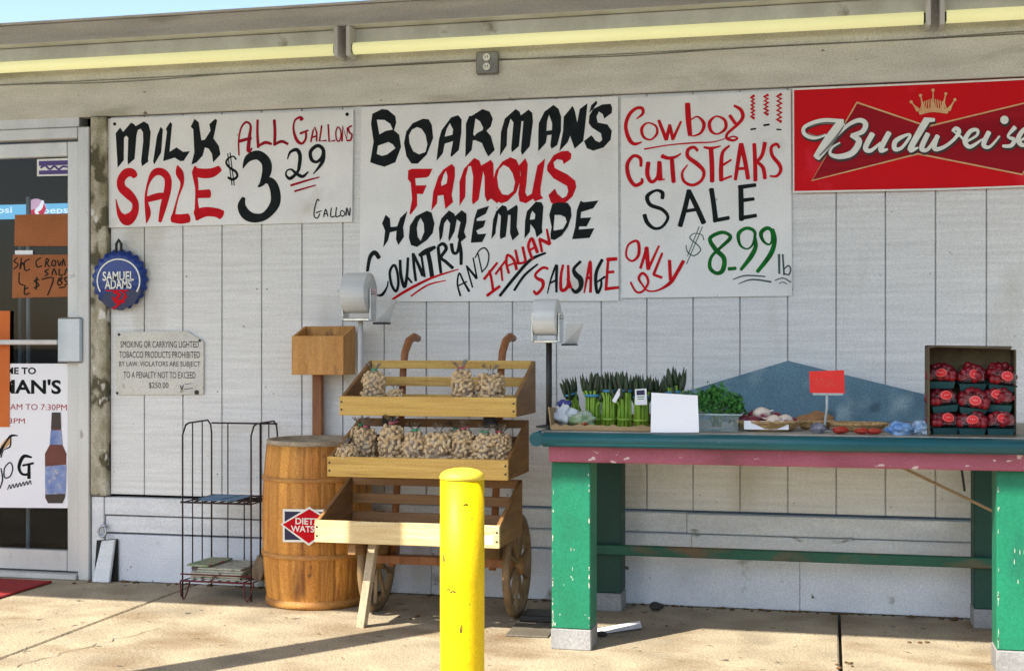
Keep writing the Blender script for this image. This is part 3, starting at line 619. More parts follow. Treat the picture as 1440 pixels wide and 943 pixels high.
s3 = sign('painted_sign', 'white hand painted board advertising a steak sale with green price', 'sign', [(873, 138), (1112, 127), (1114, 416), (874, 419)], sign_m)
P = Paint(SY).region(870, 120, 5.76)
P.stroke([(145, 272, 10), (195, 230, 24), (190, 188, 28), (140, 188, 26), (85, 240, 30), (57, 330, 30), (82, 430, 34), (125, 475, 28), (187, 460, 12)])
P.stroke([(235, 305, 14), (187, 350, 26), (202, 418, 22), (260, 440, 15), (310, 390, 22), (300, 330, 18)], closed=True)
P.stroke([(325, 285, 26), (385, 440, 32)]); P.stroke([(385, 440, 32), (415, 320, 26)]); P.stroke([(415, 330, 28), (440, 440, 28)]); P.stroke([(440, 435, 26), (505, 293, 18)])
P.stroke([(558, 150, 44), (565, 280, 46), (578, 405, 36)]); P.stroke([(588, 278, 12), (640, 255, 15), (690, 310, 30), (670, 380, 22), (610, 410, 13), (575, 402, 10)])
P.stroke([(790, 252, 14), (737, 300, 28), (747, 368, 26), (800, 395, 14), (865, 350, 26), (858, 282, 24)], closed=True)
P.stroke([(900, 245, 28), (945, 310, 28)]); P.stroke([(935, 165, 20), (990, 200, 30), (1005, 260, 30), (960, 320, 26), (882, 390, 22), (878, 430, 26), (925, 447, 20), (962, 430, 16), (932, 415, 14), (892, 425, 12)])
P.stroke([(208, 517, 14), (400, 485, 11), (600, 467, 13), (760, 460, 11), (862, 432, 8)])
P.cut()
for x0, x1, y0, y1, n in ((1074, 1098, 85, 268, 12), (1180, 1210, 78, 238, 10), (1284, 1318, 72, 296, 12)):
    P.stroke([((x0 if k % 2 else x1) + 2 * math.sin(k * 5), y0 + (y1 - y0) * k / n, 24) for k in range(n + 1)], smooth=False)
P.cut(); P.stroke([(180, 655, 24), (175, 592, 28), (120, 572, 26), (70, 640, 32), (82, 740, 34), (130, 808, 30), (185, 788, 28), (188, 755, 20)])
P.stroke([(240, 625, 36), (232, 720, 36), (265, 782, 28), (315, 740, 28), (330, 620, 36)]); P.stroke([(330, 622, 36), (335, 765, 42)]); P.stroke([(330, 768, 14), (372, 760, 12)])
P.stroke([(350, 572, 36), (400, 590, 28), (460, 580, 22), (505, 552, 10)]); P.stroke([(430, 590, 34), (437, 690, 36), (445, 785, 34)])
P.cut(); P.stroke([(638, 530, 24), (610, 502, 26), (562, 522, 28), (562, 580, 32), (640, 640, 36), (690, 700, 28), (670, 770, 24), (600, 808, 24), (532, 780, 24), (514, 710, 20), (557, 645, 10)])
P.cut(); P.stroke([(690, 502, 18), (750, 510, 24), (827, 492, 10)]); P.stroke([(747, 505, 38), (755, 640, 40), (757, 780, 38)])
P.stroke([(897, 490, 18), (842, 545, 28), (830, 660, 36), (830, 772, 36)]); P.stroke([(835, 652, 22), (912, 603, 16)]); P.stroke([(830, 768, 22), (915, 735, 16)])
P.stroke([(945, 765, 28), (970, 600, 34), (992, 475, 38)]); P.stroke([(992, 475, 38), (1025, 620, 36), (1048, 757, 34)]); P.stroke([(955, 677), (1037, 672)], w=24)
P.stroke([(1098, 475, 32), (1105, 620, 34), (1107, 772, 34)]); P.stroke([(1185, 465, 34), (1160, 570, 30), (1110, 627, 26)]); P.stroke([(1122, 620, 26), (1170, 670, 32), (1185, 755, 32)])
P.stroke([(1300, 507, 22), (1280, 477, 24), (1237, 502, 26), (1245, 570, 30), (1300, 640, 32), (1312, 690, 28), (1280, 735, 22), (1225, 735, 14)])
P.region(870, 250, 5.388)
P.stroke([(130, 477, 20), (72, 510, 16), (57, 590, 16), (100, 630, 16), (148, 590, 24), (153, 510, 24)], closed=True)
P.stroke([(165, 685, 22), (215, 525, 24)]); P.stroke([(210, 530, 34), (225, 692, 32)]); P.stroke([(225, 690, 22), (305, 515, 16)])
P.stroke([(330, 570, 18), (265, 730, 22)]); P.stroke([(262, 732, 20), (327, 755, 22)])
P.cut(); P.stroke([(385, 625, 26), (392, 772, 26)]); P.stroke([(490, 630, 28), (440, 720, 28), (390, 795, 28), (300, 850, 14), (222, 855, 14), (180, 810, 15), (152, 760, 20), (180, 722, 20), (213, 750, 20), (222, 800, 18), (180, 860, 16), (130, 860, 16), (90, 790, 16)])
P.build('red_lettering', inkred, s3)
P = Paint(SY).region(870, 250, 5.388)
P.stroke([(330, 157, 30), (330, 112, 30), (280, 97, 20), (217, 140, 32), (240, 205, 30), (330, 240, 28), (373, 300, 24), (330, 370, 22), (270, 383, 24), (217, 340, 32), (195, 280, 32)])
P.stroke([(465, 365, 38), (505, 220, 38), (532, 95, 34)]); P.stroke([(530, 97, 36), (590, 220, 38), (645, 342, 40)]); P.stroke([(490, 255), (587, 240)], w=26)
P.stroke([(702, 85, 38), (720, 200, 38), (735, 325, 40)]); P.stroke([(720, 325, 30), (835, 303, 30)])
P.stroke([(925, 65, 38), (928, 200, 40), (930, 320, 38)]); P.stroke([(910, 72, 32), (1037, 55, 28)]); P.stroke([(930, 172, 30), (1025, 160, 26)]); P.stroke([(925, 305, 32), (1042, 285, 28)])
P.region(870, 120, 5.76)
for l in ([(1070, 358, 15), (1112, 352, 13)], [(1175, 325, 16), (1220, 318, 16)], [(1280, 358, 14), (1318, 360, 10)]): P.stroke(l)
P.build('black_lettering', inkblack, s3)
P = Paint(SY).region(870, 250, 5.388)
P.stroke([(770, 415, 28), (692, 460, 30), (732, 540, 36), (798, 610, 36), (788, 700, 36), (740, 722, 28), (692, 680, 30), (702, 600, 24), (770, 530, 24), (843, 460, 30), (828, 425, 26)], closed=True)
P.stroke([(832, 690, 28), (888, 685, 26)])
P.stroke([(950, 387, 26), (907, 430, 30), (922, 510, 20), (975, 538, 12), (1018, 500, 18), (1033, 420, 24), (1000, 386, 26)], closed=True); P.stroke([(1030, 440, 22), (1038, 520, 32), (1000, 600, 36), (925, 697, 24)])
P.stroke([(1120, 382, 30), (1078, 420, 32), (1097, 480, 22), (1140, 505, 15), (1163, 470, 20), (1158, 400, 26)], closed=True); P.stroke([(1165, 390, 28), (1183, 470, 32), (1150, 580, 38), (1050, 712, 28)])
P.build('green_lettering', inkgreen, s3)
P = Paint(SY).region(870, 250, 5.388)
P.stroke([(645, 470, 8), (630, 432, 7), (570, 422, 7), (540, 457, 9), (600, 510, 9), (620, 550, 9), (570, 590, 9), (522, 560, 9), (510, 510, 7)]); P.stroke([(635, 370), (515, 652)], w=7); P.stroke([(610, 370), (522, 590)], w=7)
P.cut(); P.stroke([(1215, 580, 20), (1217, 725, 16)]); P.stroke([(1243, 580, 14), (1253, 735, 15)]); P.stroke([(1255, 690, 10), (1285, 665, 12), (1303, 690, 13), (1290, 732, 13), (1255, 725, 10)])
P.cut()
for l in ([(865, 770, 8), (960, 740, 11), (1110, 747, 10)], [(910, 802, 8), (1010, 770, 12), (1155, 788, 14)], [(1185, 777, 8), (1245, 759, 9), (1305, 790, 10)], [(1215, 800, 7), (1245, 790, 7), (1275, 804, 7)]): P.stroke(l)
P.build('grey_lettering', inkgrey, s3)

# red beer sign
tr = at(1548, 106, SY); 
s4 = thing('beer_sign', 'long red printed beer sign with a crown and dark red bow tie shape', 'sign', (at(1330, 260, SY).x, SY, at(1330, 264, SY).z))
b = MB(); q = [at(1115, 125, SY), at(1548, 105, SY), at(1548, 258, SY), at(1116, 270, SY)]; b.prism([(p.x, p.z) for p in q], -.020, -.004); b.build('board', beer_red, s4)
P = Paint(-.0203).region(1110, 100, 4.364)
P.stroke([(22, 112), (960, 72), (1900, 27)], w=11, smooth=False); P.stroke([(24, 742), (960, 724), (1905, 690)], w=11, smooth=False); P.stroke([(24, 112), (26, 742)], w=9); 
P.build('border', cream_m, s4)
P = Paint(-.0206).region(1110, 100, 4.364); bow = [(415, 193), (850, 340), (1700, 135), (1430, 635), (790, 508), (138, 672)]
P.fill(bow); P.build('bow_tie', beer_dark, s4)
P = Paint(-.0216).region(1110, 100, 4.364); P.stroke(bow + [bow[0], bow[1]], smooth=False, w=10)
P.stroke([(800, 256, 26), (880, 238, 28), (970, 250, 26)])
for (x0, y0), (x1, y1) in zip([(790, 240), (825, 235), (882, 226), (940, 230), (978, 238)], [(748, 190), (805, 150), (882, 118), (960, 140), (1016, 177)]):
    P.stroke([(x0, y0, 26), ((x0 + x1) / 2, (y0 + y1) / 2, 11), (x1, y1, 5)]); P.disc(x1, y1, 10)
for k in range(11):
    x = 805 + k * 16; P.stroke([(x, 238), (882 + (x - 882) * .82, 168 + abs(x - 882) * .28)], w=7)
P.build('gold_line_work', gold_m, s4)
bud = []
bud.append(([(330, 308, 24), (200, 303, 24), (98, 340, 22), (92, 385, 24), (150, 410, 22), (225, 392, 14)], False))
bud.append(([(318, 318, 56), (240, 430, 64), (168, 530, 46)], False))
bud.append(([(285, 405, 16), (360, 332, 22), (430, 302, 28), (468, 325, 32), (448, 372, 30), (382, 395, 22)], False))
bud.append(([(380, 395, 24), (428, 430, 38), (388, 500, 38), (310, 525, 32), (252, 510, 20), (262, 470, 14), (310, 440, 10)], False))
bud.append(([(510, 385, 34), (467, 470, 32), (500, 488, 24), (560, 440, 14)], False)); bud.append(([(612, 378, 32), (560, 482, 32), (602, 480, 14)], False))
bud.append(([(720, 392, 18), (652, 430, 30), (647, 478, 28), (690, 470, 20), (740, 402, 18)], True)); bud.append(([(845, 298, 44), (790, 390, 40), (742, 482, 34), (790, 470, 12)], False)); bud.append(([(845, 300, 30), (890, 300, 22)], False))
bud.append(([(850, 385, 30), (812, 472, 32), (850, 480, 22), (912, 398, 28)], False)); bud.append(([(908, 398, 28), (890, 475, 28), (945, 468, 22), (1010, 420, 20), (1042, 372, 26), (1022, 352, 24), (1000, 368, 14)], False))
bud.append(([(1090, 432, 14), (1150, 395, 16), (1153, 362, 20), (1110, 370, 26), (1077, 430, 30), (1110, 465, 24), (1182, 420, 12)], False))
bud.append(([(1010, 372, 10), (1050, 400, 14), (1085, 440, 14)], False))
bud.append(([(1182, 425, 14), (1215, 395, 14)], False)); bud.append(([(1225, 375, 30), (1192, 450, 30), (1230, 465, 18), (1290, 400, 12)], False)); bud.append(([(1385, 345, 28), (1342, 400, 16), (1380, 422, 26), (1360, 458, 24), (1310, 460, 18)], False))
bud.append(([(1415, 430, 14), (1475, 388, 16), (1478, 355, 20), (1437, 362, 26), (1404, 420, 30), (1437, 455, 24), (1505, 410, 12)], False))
bud.append(([(1555, 365, 28), (1522, 452, 28)], False)); bud.append(([(1530, 410, 12), (1575, 368, 24), (1600, 385, 20)], False))
P = Paint(-.0232).region(1111, 102.2, 4.364)
for l, c in bud: P.stroke(l, c, widen=10)
P.disc(1320, 300, 32); P.build('lettering_shadow', signdark, s4)
P = Paint(-.0262).region(1110, 100, 4.364)
for l, c in bud: P.stroke(l, c)
P.disc(1320, 300, 26); P.build('cream_lettering', cream_m, s4)
P = Paint(-.0282).region(1110, 100, 4.364); P.stroke([(335, 335, 6), (270, 430, 16), (185, 520, 8)]); P.stroke([(120, 345, 4), (190, 322, 7), (280, 325, 5)]); P.stroke([(115, 378, 4), (165, 398, 6), (220, 385, 4)]); P.build('inline_shade', mat('sign_grey_line', (.22, .20, .18), rough=.5, bump=0), s4)

# tobacco notice
s5 = thing('notice_board', 'small weathered white tobacco law notice with a cut corner', 'sign', (at(225, 510, -.01).x, -.01, at(225, 555, -.01).z))
b = MB(); q = [at(x, y, -.012) for x, y in ((163, 467), (262, 465), (286, 480), (286, 554), (163, 555))]; b.prism([(p.x, p.z) for p in q], -.012, -.004); b.build('board', mat('notice_white', (.68, .66, .60), (.56, .55, .50), sc=9, rough=.6, bump=.1, c3=(.34, .31, .24), g=(.66, .74), gs=14, speck=.12), s5)
for t, x, y, ww in (('SMOKING OR CARRYING LIGHTED', 224, 484, 112), ('TOBACCO PRODUCTS PROHIBITED', 224, 498.5, 115), ('BY LAW. VIOLATORS ARE SUBJECT', 224, 512.5, 116), ('TO A PENALTY NOT TO EXCEED', 224, 527, 103), ('$250.00', 223, 542, 28)):
    text_mesh(t, 'printed_line', inkblack, s5, x, y, -.0126, .031, ww / 273, bold=0)
P = Paint(-.0126).region(110, 330, 4.1)
for x, y in ((225, 912), (235, 575), (700, 610)): P.disc(x, y, 8)
P.stroke([(590, 868), (597, 890), (606, 866)], w=6); P.stroke([(612, 890), (660, 884)], w=4); P.stroke([(615, 862), (650, 856)], w=3); P.disc(683, 908, 14)
P.build('screws_and_emblem', hole_m, s5)

# bottle cap sign
cc = at(167, 393, -.03)
s6 = thing('bottle_cap_sign', 'round blue bottle cap sign with crimped edge hung beside the door', 'sign', cc)
b = MB(); RR = .143
b.lathe([(RR * .97, .022), (RR, .012), (RR * .94, -.006), (RR * .80, -.014), (RR * .5, -.016), (.004, -.016)], cc, seg=126, axis='Y', mod=lambda a, j: 1 + (.045 * math.cos(21 * a) if j < 3 else 0)); b.build('cap', capblue, s6)
P = Paint(-.0475).region(110, 330, 4.1)
P.stroke([(232 + 122 * math.cos(R(a)), 265 + 124 * math.sin(R(a)), 8) for a in range(150, 400, 10)])
P.build('white_ring', cream_m, s6)
P = Paint(-.0468).region(110, 330, 4.1); P.fill([(150, 340), (230, 318), (330, 318), (355, 270), (362, 330), (320, 400), (240, 435), (170, 420), (130, 380)]); P.build('dark_patch', capnavy, s6)
P = Paint(-.0480).region(110, 330, 4.1)
P.stroke([(205, 330), (240, 345), (215, 375), (265, 385)], w=16); P.stroke([(250, 320), (270, 350), (235, 400), (200, 425)], w=12); P.stroke([(195, 355), (225, 395), (280, 355)], w=10); P.stroke([(160, 322), (290, 322)], w=8)
P.build('red_figure', inkred, s6)
text_mesh('SAMUEL', 'white_lettering', cream_m, s6, 110 + 230 / 4.1, 330 + 238 / 4.1, -.0492, .045, .165, bold=.02)
text_mesh('ADAMS', 'white_lettering', cream_m, s6, 110 + 230 / 4.1, 330 + 285 / 4.1, -.0492, .045, .142, bold=.02)
b = MB(); z = cc.z + RR * .95
b.tube([(cc.x - .013, -.03, z - .012), (cc.x - .013, -.03, z + .035), (cc.x, -.03, z + .055), (cc.x + .013, -.03, z + .035), (cc.x + .013, -.03, z - .012)], .007, 8); b.build('hanging_loop', black_m, s6)

# ------------------------------------------------------------------ lights on the fascia
def light(x0, x1, label):
    o = thing('fluorescent_light', label, 'light fixture', ((x0 + x1) / 2, -.02, 2.42), 'fluorescent strip lights under the roof edge')
    b = MB(); b.box(x0 + .004, x1 - .004, -.058, -.0165, 2.505, 2.582, bev=.004); b.box(x0 + .004, x1 - .004, -.13, -.0165, 2.5832, 2.5855, bev=0); b.build('housing', white_metal, o)
    b = MB(); b.tube([(x0 + .03, -.095, 2.482), (x1 - .03, -.095, 2.482)], .027, 14); b.build('tube', tube_m, o)
    for x in (x0 + .002, x1 - .022):
        b = MB(); b.box(x, x + .02, -.128, -.017, 2.445, 2.582, bev=.003); b.build('end_plate', white_metal, o)
        b = MB(); b.box(x + (.021 if x < (x0 + x1) / 2 else -.013), x + (.033 if x < (x0 + x1) / 2 else -.001), -.11, -.08, 2.462, 2.502, bev=.003); b.build('lamp_holder', black_m, o)
    return o
light(-4.60, -2.165, 'yellowish strip light nearest the door, cut off by the picture edge')
light(-2.130, .410, 'long strip light above the big middle sign, whole length in view')
light(.440, 2.98, 'strip light above the red beer sign, mostly outside the picture')
# cable sagging along the header
b = MB(); pts = []
for k in range(61):
    x = -4.3 + k * 5.5 / 60; pts.append((x, -.021 - .003, 2.414 + .006 * math.sin(x * 2.2) - .004 * math.sin(x * 5.1) - .008 * max(0, math.sin((x + 4.3) * 1.15)) ** 6))
b.tube(pts, .0024, 6); tag(b.build('cable', outlet_m), 'thin dark cable stapled along the seam of the header boards', 'cable')
o = thing('power_outlet', 'small grey double power outlet box below the middle strip light', 'outlet', at(684, 102, -.02))
p0, p1 = at(669, 73, -.05), at(700, 103, -.05)
b = MB(); b.box(p0.x, p1.x, -.05, -.0225, p1.z, p0.z, bev=.005); b.build('box', outlet_m, o)
for zc in (p1.z + .031, p1.z + .073):
    b = MB(); b.lathe([(.0165, 0), (.0165, .004), (.014, .005)], ((p0.x + p1.x) / 2, -.056, zc), 16, 'Y'); so_ = b.build('socket', cream_m, o)
    b = MB()
    for dx in (-.006, .005): b.box((p0.x + p1.x) / 2 + dx - .0015, (p0.x + p1.x) / 2 + dx + .0015, -.0572, -.0562, zc - .003, zc + .007, bev=0)
    b.build('slots', black_m, so_)

# ------------------------------------------------------------------ door posters and cooler
GY = .012
def sheet(name, label, cat, px, m, Y=GY, th=.002):
    q = [at(x, y, Y) for x, y in px]
    o = thing(name, label, cat, (sum(p.x for p in q) / len(q), Y, min(p.z for p in q)))
    b = MB(); b.prism([(p.x, p.z) for p in q], Y, Y + th); b.build('sheet', m, o); return o
s = sheet('welcome_poster', 'white welcome poster with opening hours and a printed bottle on the door', 'poster', [(-130, 511), (98, 511), (98, 714), (-130, 712)], paper_m)
TY = GY - .0006
text_mesh('WELCOME TO', 'black_line', inkblack, s, 3.5, 521, TY, .034, .372, bold=.03)
text_mesh("BOARMAN'S", 'black_line', inkblack, s, 2.5, 543, TY, .072, .655, bold=.03)
text_mesh('8AM TO 7:30PM', 'crimson_line', inkcrim, s, 51, 572, TY, .029, .335, bold=0)
text_mesh('8AM TO 3PM', 'crimson_line', inkcrim, s, -3, 591, TY, .026, .30, bold=0)
P = Paint(TY).region(0, 490, 3.93)
P.stroke([(175, 600, 10), (130, 595, 20), (105, 650, 18), (120, 690, 14), (155, 690, 14), (160, 640, 12)]); P.stroke([(125, 645, 12), (185, 632, 12)]); P.stroke([(160, 640, 16), (160, 715, 20)])
P.stroke([(55, 628), (25, 660), (25, 710), (55, 705), (70, 660)], closed=True, w=7)
P.stroke([(5, 660, 7), (14, 720, 8), (0, 770, 7)])
P.stroke([(-20, 600, 30), (30, 520, 10), (60, 482, 14), (98, 480, 5)]); P.stroke([(60, 490, 6), (55, 540, 8), (20, 560, 5), (5, 600, 8)])
for k in range(7): P.stroke([(42 + k * 19, 778 - k * 5), (52 + k * 19, 752 - k * 4), (58 + k * 19, 772 - k * 4)], w=5)
P.build('black_drawing', inkblack, s)
P = Paint(TY + .0002).region(0, 490, 3.93); P.fill([(0, 540), (30, 500), (60, 480), (60, 520), (35, 545), (8, 560)]); P.build('tan_print', tan_print, s)
P = Paint(TY).region(0, 490, 3.93); P.fill([(286, 352), (334, 352), (338, 450), (345, 530), (368, 580), (360, 820), (345, 852), (265, 852), (250, 825), (248, 580), (275, 530), (282, 450)]); P.build('printed_bottle', beer_glass, s)
P = Paint(TY - .0024).region(0, 490, 3.93); P.fill([(286, 352), (334, 352), (337, 440), (281, 440)]); P.cut(); P.fill([(249, 805), (361, 805), (345, 853), (265, 853)]); P.build('printed_neck', beer_neck, s)
P = Paint(TY - .0024).region(0, 490, 3.93); P.fill([(280, 450), (338, 450), (344, 530), (274, 530)]); P.cut(); P.fill([(249, 650), (366, 640), (361, 800), (250, 805)]); P.build('printed_label', beer_label, s)
sheet('orange_flyer', 'orange sheet overlapping the welcome poster at the picture edge', 'flyer', [(-60, 437), (14, 437), (13, 600), (-60, 600)], orange_m, Y=.008)
s = sheet('cardboard_sign', 'brown cardboard sign with a handwritten salad price on the door', 'sign', [(18, 358), (102, 358), (102, 417), (17, 419)], orange_card)
P = Paint(TY).region(0, 210, 3.146)
for l in ([(75, 480), (62, 495), (80, 510), (60, 530)], [(95, 480), (88, 530), (100, 500), (110, 535)], [(85, 545), (85, 590), (105, 600)], [(130, 485), (108, 500), (112, 535), (132, 530)], [(180, 480), (160, 495), (165, 520), (185, 515)], [(200, 520), (205, 485), (215, 490), (208, 505), (220, 520)], [(235, 490), (228, 510), (242, 515), (246, 495), (235, 490)], [(255, 490), (262, 515), (270, 495)], [(275, 515), (280, 485), (288, 515)],
          [(215, 530), (198, 540), (212, 550), (198, 560)], [(230, 555), (238, 528), (250, 555)], [(262, 528), (262, 555), (278, 555)], [(285, 555), (295, 528), (305, 555)], [(172, 575), (152, 582), (172, 600), (150, 612)], [(162, 565), (160, 620)], [(185, 575), (235, 570), (210, 645)], [(275, 565), (258, 575), (275, 590), (260, 600), (255, 585), (275, 572)], [(300, 565), (285, 570), (290, 582), (302, 592), (285, 600)], [(262, 612), (290, 608)], [(110, 600), (108, 640), (130, 635)], [(108, 618), (125, 612)]):
    P.stroke(l, w=5.5)
P.build('handwriting', inkblack, s)
sheet('blank_cardboard', 'blank brown cardboard piece above the handwritten cardboard sign on the door', 'cardboard', [(21, 302), (97, 300), (96, 346), (20, 346)], orange_card)
s = sheet('door_sticker', 'small purple and white sticker at the top corner of the door glass', 'sticker', [(52, 224), (102, 222), (102, 247), (52, 248)], cream_m)
P = Paint(TY).region(0, 210, 3.146); P.fill([(172, 52), (322, 48), (322, 68), (172, 74)]); P.fill([(172, 94), (322, 90), (322, 108), (172, 112)]); P.stroke([(180, 82), (200, 72), (220, 88), (240, 75), (260, 88), (280, 76), (318, 82)], w=9); P.build('purple_print', purple_m, s)
sheet('paper_tag', 'white paper strip behind the handwritten cardboard sign', 'paper', [(21, 352), (46, 352), (46, 360), (21, 360)], paper_m, Y=.0165)
# drinks cooler inside
CY = .85
ck = thing('drinks_cooler', 'drinks cooler with a lit blue header behind the door glass', 'cooler', (-4.5, CY + .3, 0))
b = MB(); b.box(-5.2, -3.95, CY, CY + .7, .01, 1.955, bev=.01); b.build('cabinet', mat('cooler_black', (.02, .022, .025), rough=.4, bump=0), ck)
p0, p1 = at(-40, 285, CY - .01), at(100, 306, CY - .01)
b = MB(); b.box(-5.15, -4.02, CY - .02, CY - .001, 1.845, 1.925, bev=.003); b.build('lit_header', cooler_m, ck)
text_mesh('pepsi', 'header_word', coolwhite, ck, 80, 297, CY - .0215, .045, .17, bold=.01); text_mesh('pepsi', 'header_word', coolwhite, ck, -2, 297, CY - .0215, .045, .17, bold=.01)
P = Paint(CY - .0215).region(0, 210, 3.146); P.disc(160, 262, 44, 20); P.build('emblem', coolpink, ck)
P = Paint(CY - .0235).region(0, 210, 3.146); P.fill([(116, 262), (140, 268), (175, 258), (190, 232), (204, 262), (190, 292), (160, 306), (130, 292)]); P.build('emblem_red', coolred, ck)
P = Paint(CY - .0255).region(0, 210, 3.146); P.stroke([(190, 228, 10), (178, 258, 18), (160, 275, 14), (178, 300, 10)]); P.build('emblem_white', coolwhite, ck)
b = MB(); b.box(-4.42, -4.40, CY - .04, CY - .002, .5, 1.7, bev=.003); b.build('door_handle', white_metal, ck)
b = MB(); b.box(-5.4, -3.0, 1.6, 2.2, .01, .30, bev=.01); tag(b.build('dark_counter', mat('counter_maroon', (.10, .02, .02), rough=.6, bump=0)), 'low maroon counter inside the shop seen through the door', 'counter')

b = MB(); b.tube([(at(40, 400, .3).x, .3, .01), (at(40, 400, .3).x, .3, 1.9)], .012, 8); tag(b.build('display_pole', white_metal, loc=(at(40, 400, .3).x, .3, 0)), 'thin white upright pole standing inside behind the door glass', 'pole')
# red mat
b = MB(); b.box(-4.7, -3.61, -.66, -.13, .002, .012, bev=.004)
tag(b.build('door_mat', redmat_m, loc=(-4.1, -.4, 0)), 'red door mat lying in front of the glass door', 'mat')
# loose broken board and ring at the wall foot
o = thing('broken_board', 'broken white board leaning against the wall foot beside the door', 'board', (-3.40, -.05, 0))
b = MB(); b.hexa([(-3.435, -.075, .002), (-3.345, -.075, .002), (-3.345, -.055, .002), (-3.435, -.055, .002), (-3.405, -.040, .195), (-3.335, -.040, .202), (-3.335, -.022, .202), (-3.405, -.022, .195)], .003); b.build('panel', skirt_m, o)
b = MB(); b.quad((-3.455, -.0225, .002), (-3.325, -.0225, .002), (-3.325, -.0225, .205), (-3.44, -.0225, .195)); tag(b.build('dark_gap_sheet', dark_m, shop))  # flat near-black sheet in place of the gap behind the board
b = MB(); c = at(143, 747, -.04); b.tube([(c.x + .020 * math.cos(a * .4488), -.035, c.z + .026 * math.sin(a * .4488)) for a in range(14)], .006, 6, closed=True); b.ball((c.x + .01, -.03, c.z + .028), .014, 1)
tag(b.build('wall_ring', steel_m, loc=(c.x, -.035, c.z)), 'small metal tie ring on the skirting board above the broken board', 'ring')

# ------------------------------------------------------------------ wire newspaper rack
X0, X1, YF, YB, ZT = -2.815, -2.485, -.36, -.07, .785
rk = thing('newspaper_rack', 'rusty two shelf wire newspaper rack standing beside the barrel', 'rack', ((X0 + X1) / 2, -.2, 0))
def wire(name, m, pts, r_=.0042, closed=False):
    b = MB(); b.tube(pts, r_, 6, closed=closed); return b.build(name, m, rk)
for x, mm in ((X0, wire_m), (X1, wire_m)):
    wire('side_frame', mm, [(x, YF, .004), (x, YF, ZT - .05), (x, YF + .03, ZT - .008), (x, YF + .06, ZT), (x, YB - .04, ZT + .002), (x, YB - .01, ZT - .02), (x, YB, ZT - .06), (x, YB, .004)])
for x in (X0, X1):
    b = MB()
    for k in (1, 2): b.tube([(x, YF + (YB - YF) * k / 3, .09), (x, YF + (YB - YF) * k / 3, ZT + .001)], .003, 5)
    b.build('side_wires', wire_m, rk)
b = MB()
for k in (1, 2, 3): b.tube([(X0 + (X1 - X0) * k / 4, YB, .09), (X0 + (X1 - X0) * k / 4, YB, .775 if k != 2 else .43)], .003, 5)
b.tube([(X0, YB, .772), (X1, YB, .772)], .004, 6); b.build('back_wires', wire_m, rk)
for z, mm in ((.435, wire_m), (.085, wirered)):
    b = MB()
    for y in (YF - .012, YF + .1, YF + .2, YB): b.tube([(X0 - .004, y, z), (X1 + .004, y, z)], .0045, 6)
    for k in range(9): b.tube([(X0 + (X1 - X0) * k / 8, YF - .012, z - .002), (X0 + (X1 - X0) * k / 8, YB, z - .002)], .003, 5)
    b.tube([(X0 - .004, YF - .012, z + .03), (X1 + .004, YF - .012, z + .03)], .0035, 6) if z < .2 else None
    b.build('wire_shelf', mm, rk)
for x in (X0 + .012, X1 - .012):
    b = MB(); b.tube([(x - .016, YF - .014, .085), (x - .012, YF - .016, .02), (x, YF - .016, .004), (x + .012, YF - .016, .02), (x + .03, YF - .012, .085)], .004, 6); b.build('foot', wirered, rk)
b = MB(); r = random.Random(4)
for k in range(5): b.box(X0 + .03 + r.uniform(0, .01), X1 - .05, YF + .01, YB - .04, .0895 + k * .011, .0895 + k * .011 + .0095, bev=.003, rot=Matrix.Rotation(R(r.uniform(-3, 3)), 3, 'Z'))
tag(b.build('newspaper_stack', news_m, loc=(-2.65, -.2, .09)), 'pile of loose newspapers on the bottom shelf of the wire rack', 'newspapers')
b = MB(); b.box(X0 + .02, X0 + .13, YF + .005, YB - .06, .147, .155, bev=.002, rot=Matrix.Rotation(R(-4), 3, 'Z')); tag(b.build('magazine', newsgrn, loc=(X0 + .07, -.2, .147)), 'green magazine lying on the pile of newspapers', 'magazine')
b = MB(); b.box(X0 + .06, X1 - .10, YF + .03, YB - .05, .4395, .443, bev=.002, rot=Matrix.Rotation(R(2), 3, 'Z')); b.box(X0 + .05, X1 - .16, YF + .05, YB - .06, .4435, .446, bev=.002, rot=Matrix.Rotation(R(-2), 3, 'Z'))
tag(b.build('folded_newspaper', bluepap, loc=(-2.7, -.2, .44)), 'folded blue newspaper on the upper shelf of the wire rack', 'newspaper')
b = MB(); b.box(-2.515, -2.455, -.33, -.10, .0945, .20, bev=.004, rot=Matrix.Rotation(R(24), 3, 'Y'), piv=(-2.48, -.2, .0945)); tag(b.build('leaning_papers', mat('old_newsprint', (.22, .16, .10), (.10, .075, .05), sc=20, st=(8, 1, 1), rough=.8, bump=.2), loc=(-2.48, -.2, .1)), 'dark bundle of old papers slumped against the barrel', 'newspapers')

# ------------------------------------------------------------------ barrel
BX, BY = -2.212, -.262
br = thing('wooden_barrel', 'orange brown wooden barrel with slatted staves and a grey rim', 'barrel', (BX, BY, 0))
def rad(z): t = (z - .365) / .375; return .241 - .024 * t * t
b = MB(); ns = 22
prof = [(rad(z), z) for z in [.0, .02] + [.06 * k for k in range(1, 12)] + [.70]]
def stave(a, j):
    f = (a * ns / (2 * math.pi)) % 1; d = min(f, 1 - f); return 1 - (.028 if d < .045 else 0) + .004 * math.sin(math.floor(a * ns / (2 * math.pi)) * 2.3)
b.lathe(prof, (BX, BY, 0), seg=ns * 10, mod=stave); b.build('staves', barrel_m, br)
for z, h, t, m in ((.545, .022, .006, hoop_m), (.215, .024, .006, hoop_m), (.003, .035, .005, hoop_m)):
    b = MB(); rr = rad(z + h / 2) + t; b.lathe([(rr - .01, z), (rr, z + .002), (rr + .002, z + h / 2), (rr, z + h - .002), (rr - .01, z + h)], (BX, BY, 0), 64, caps=False); b.build('hoop', m, br)
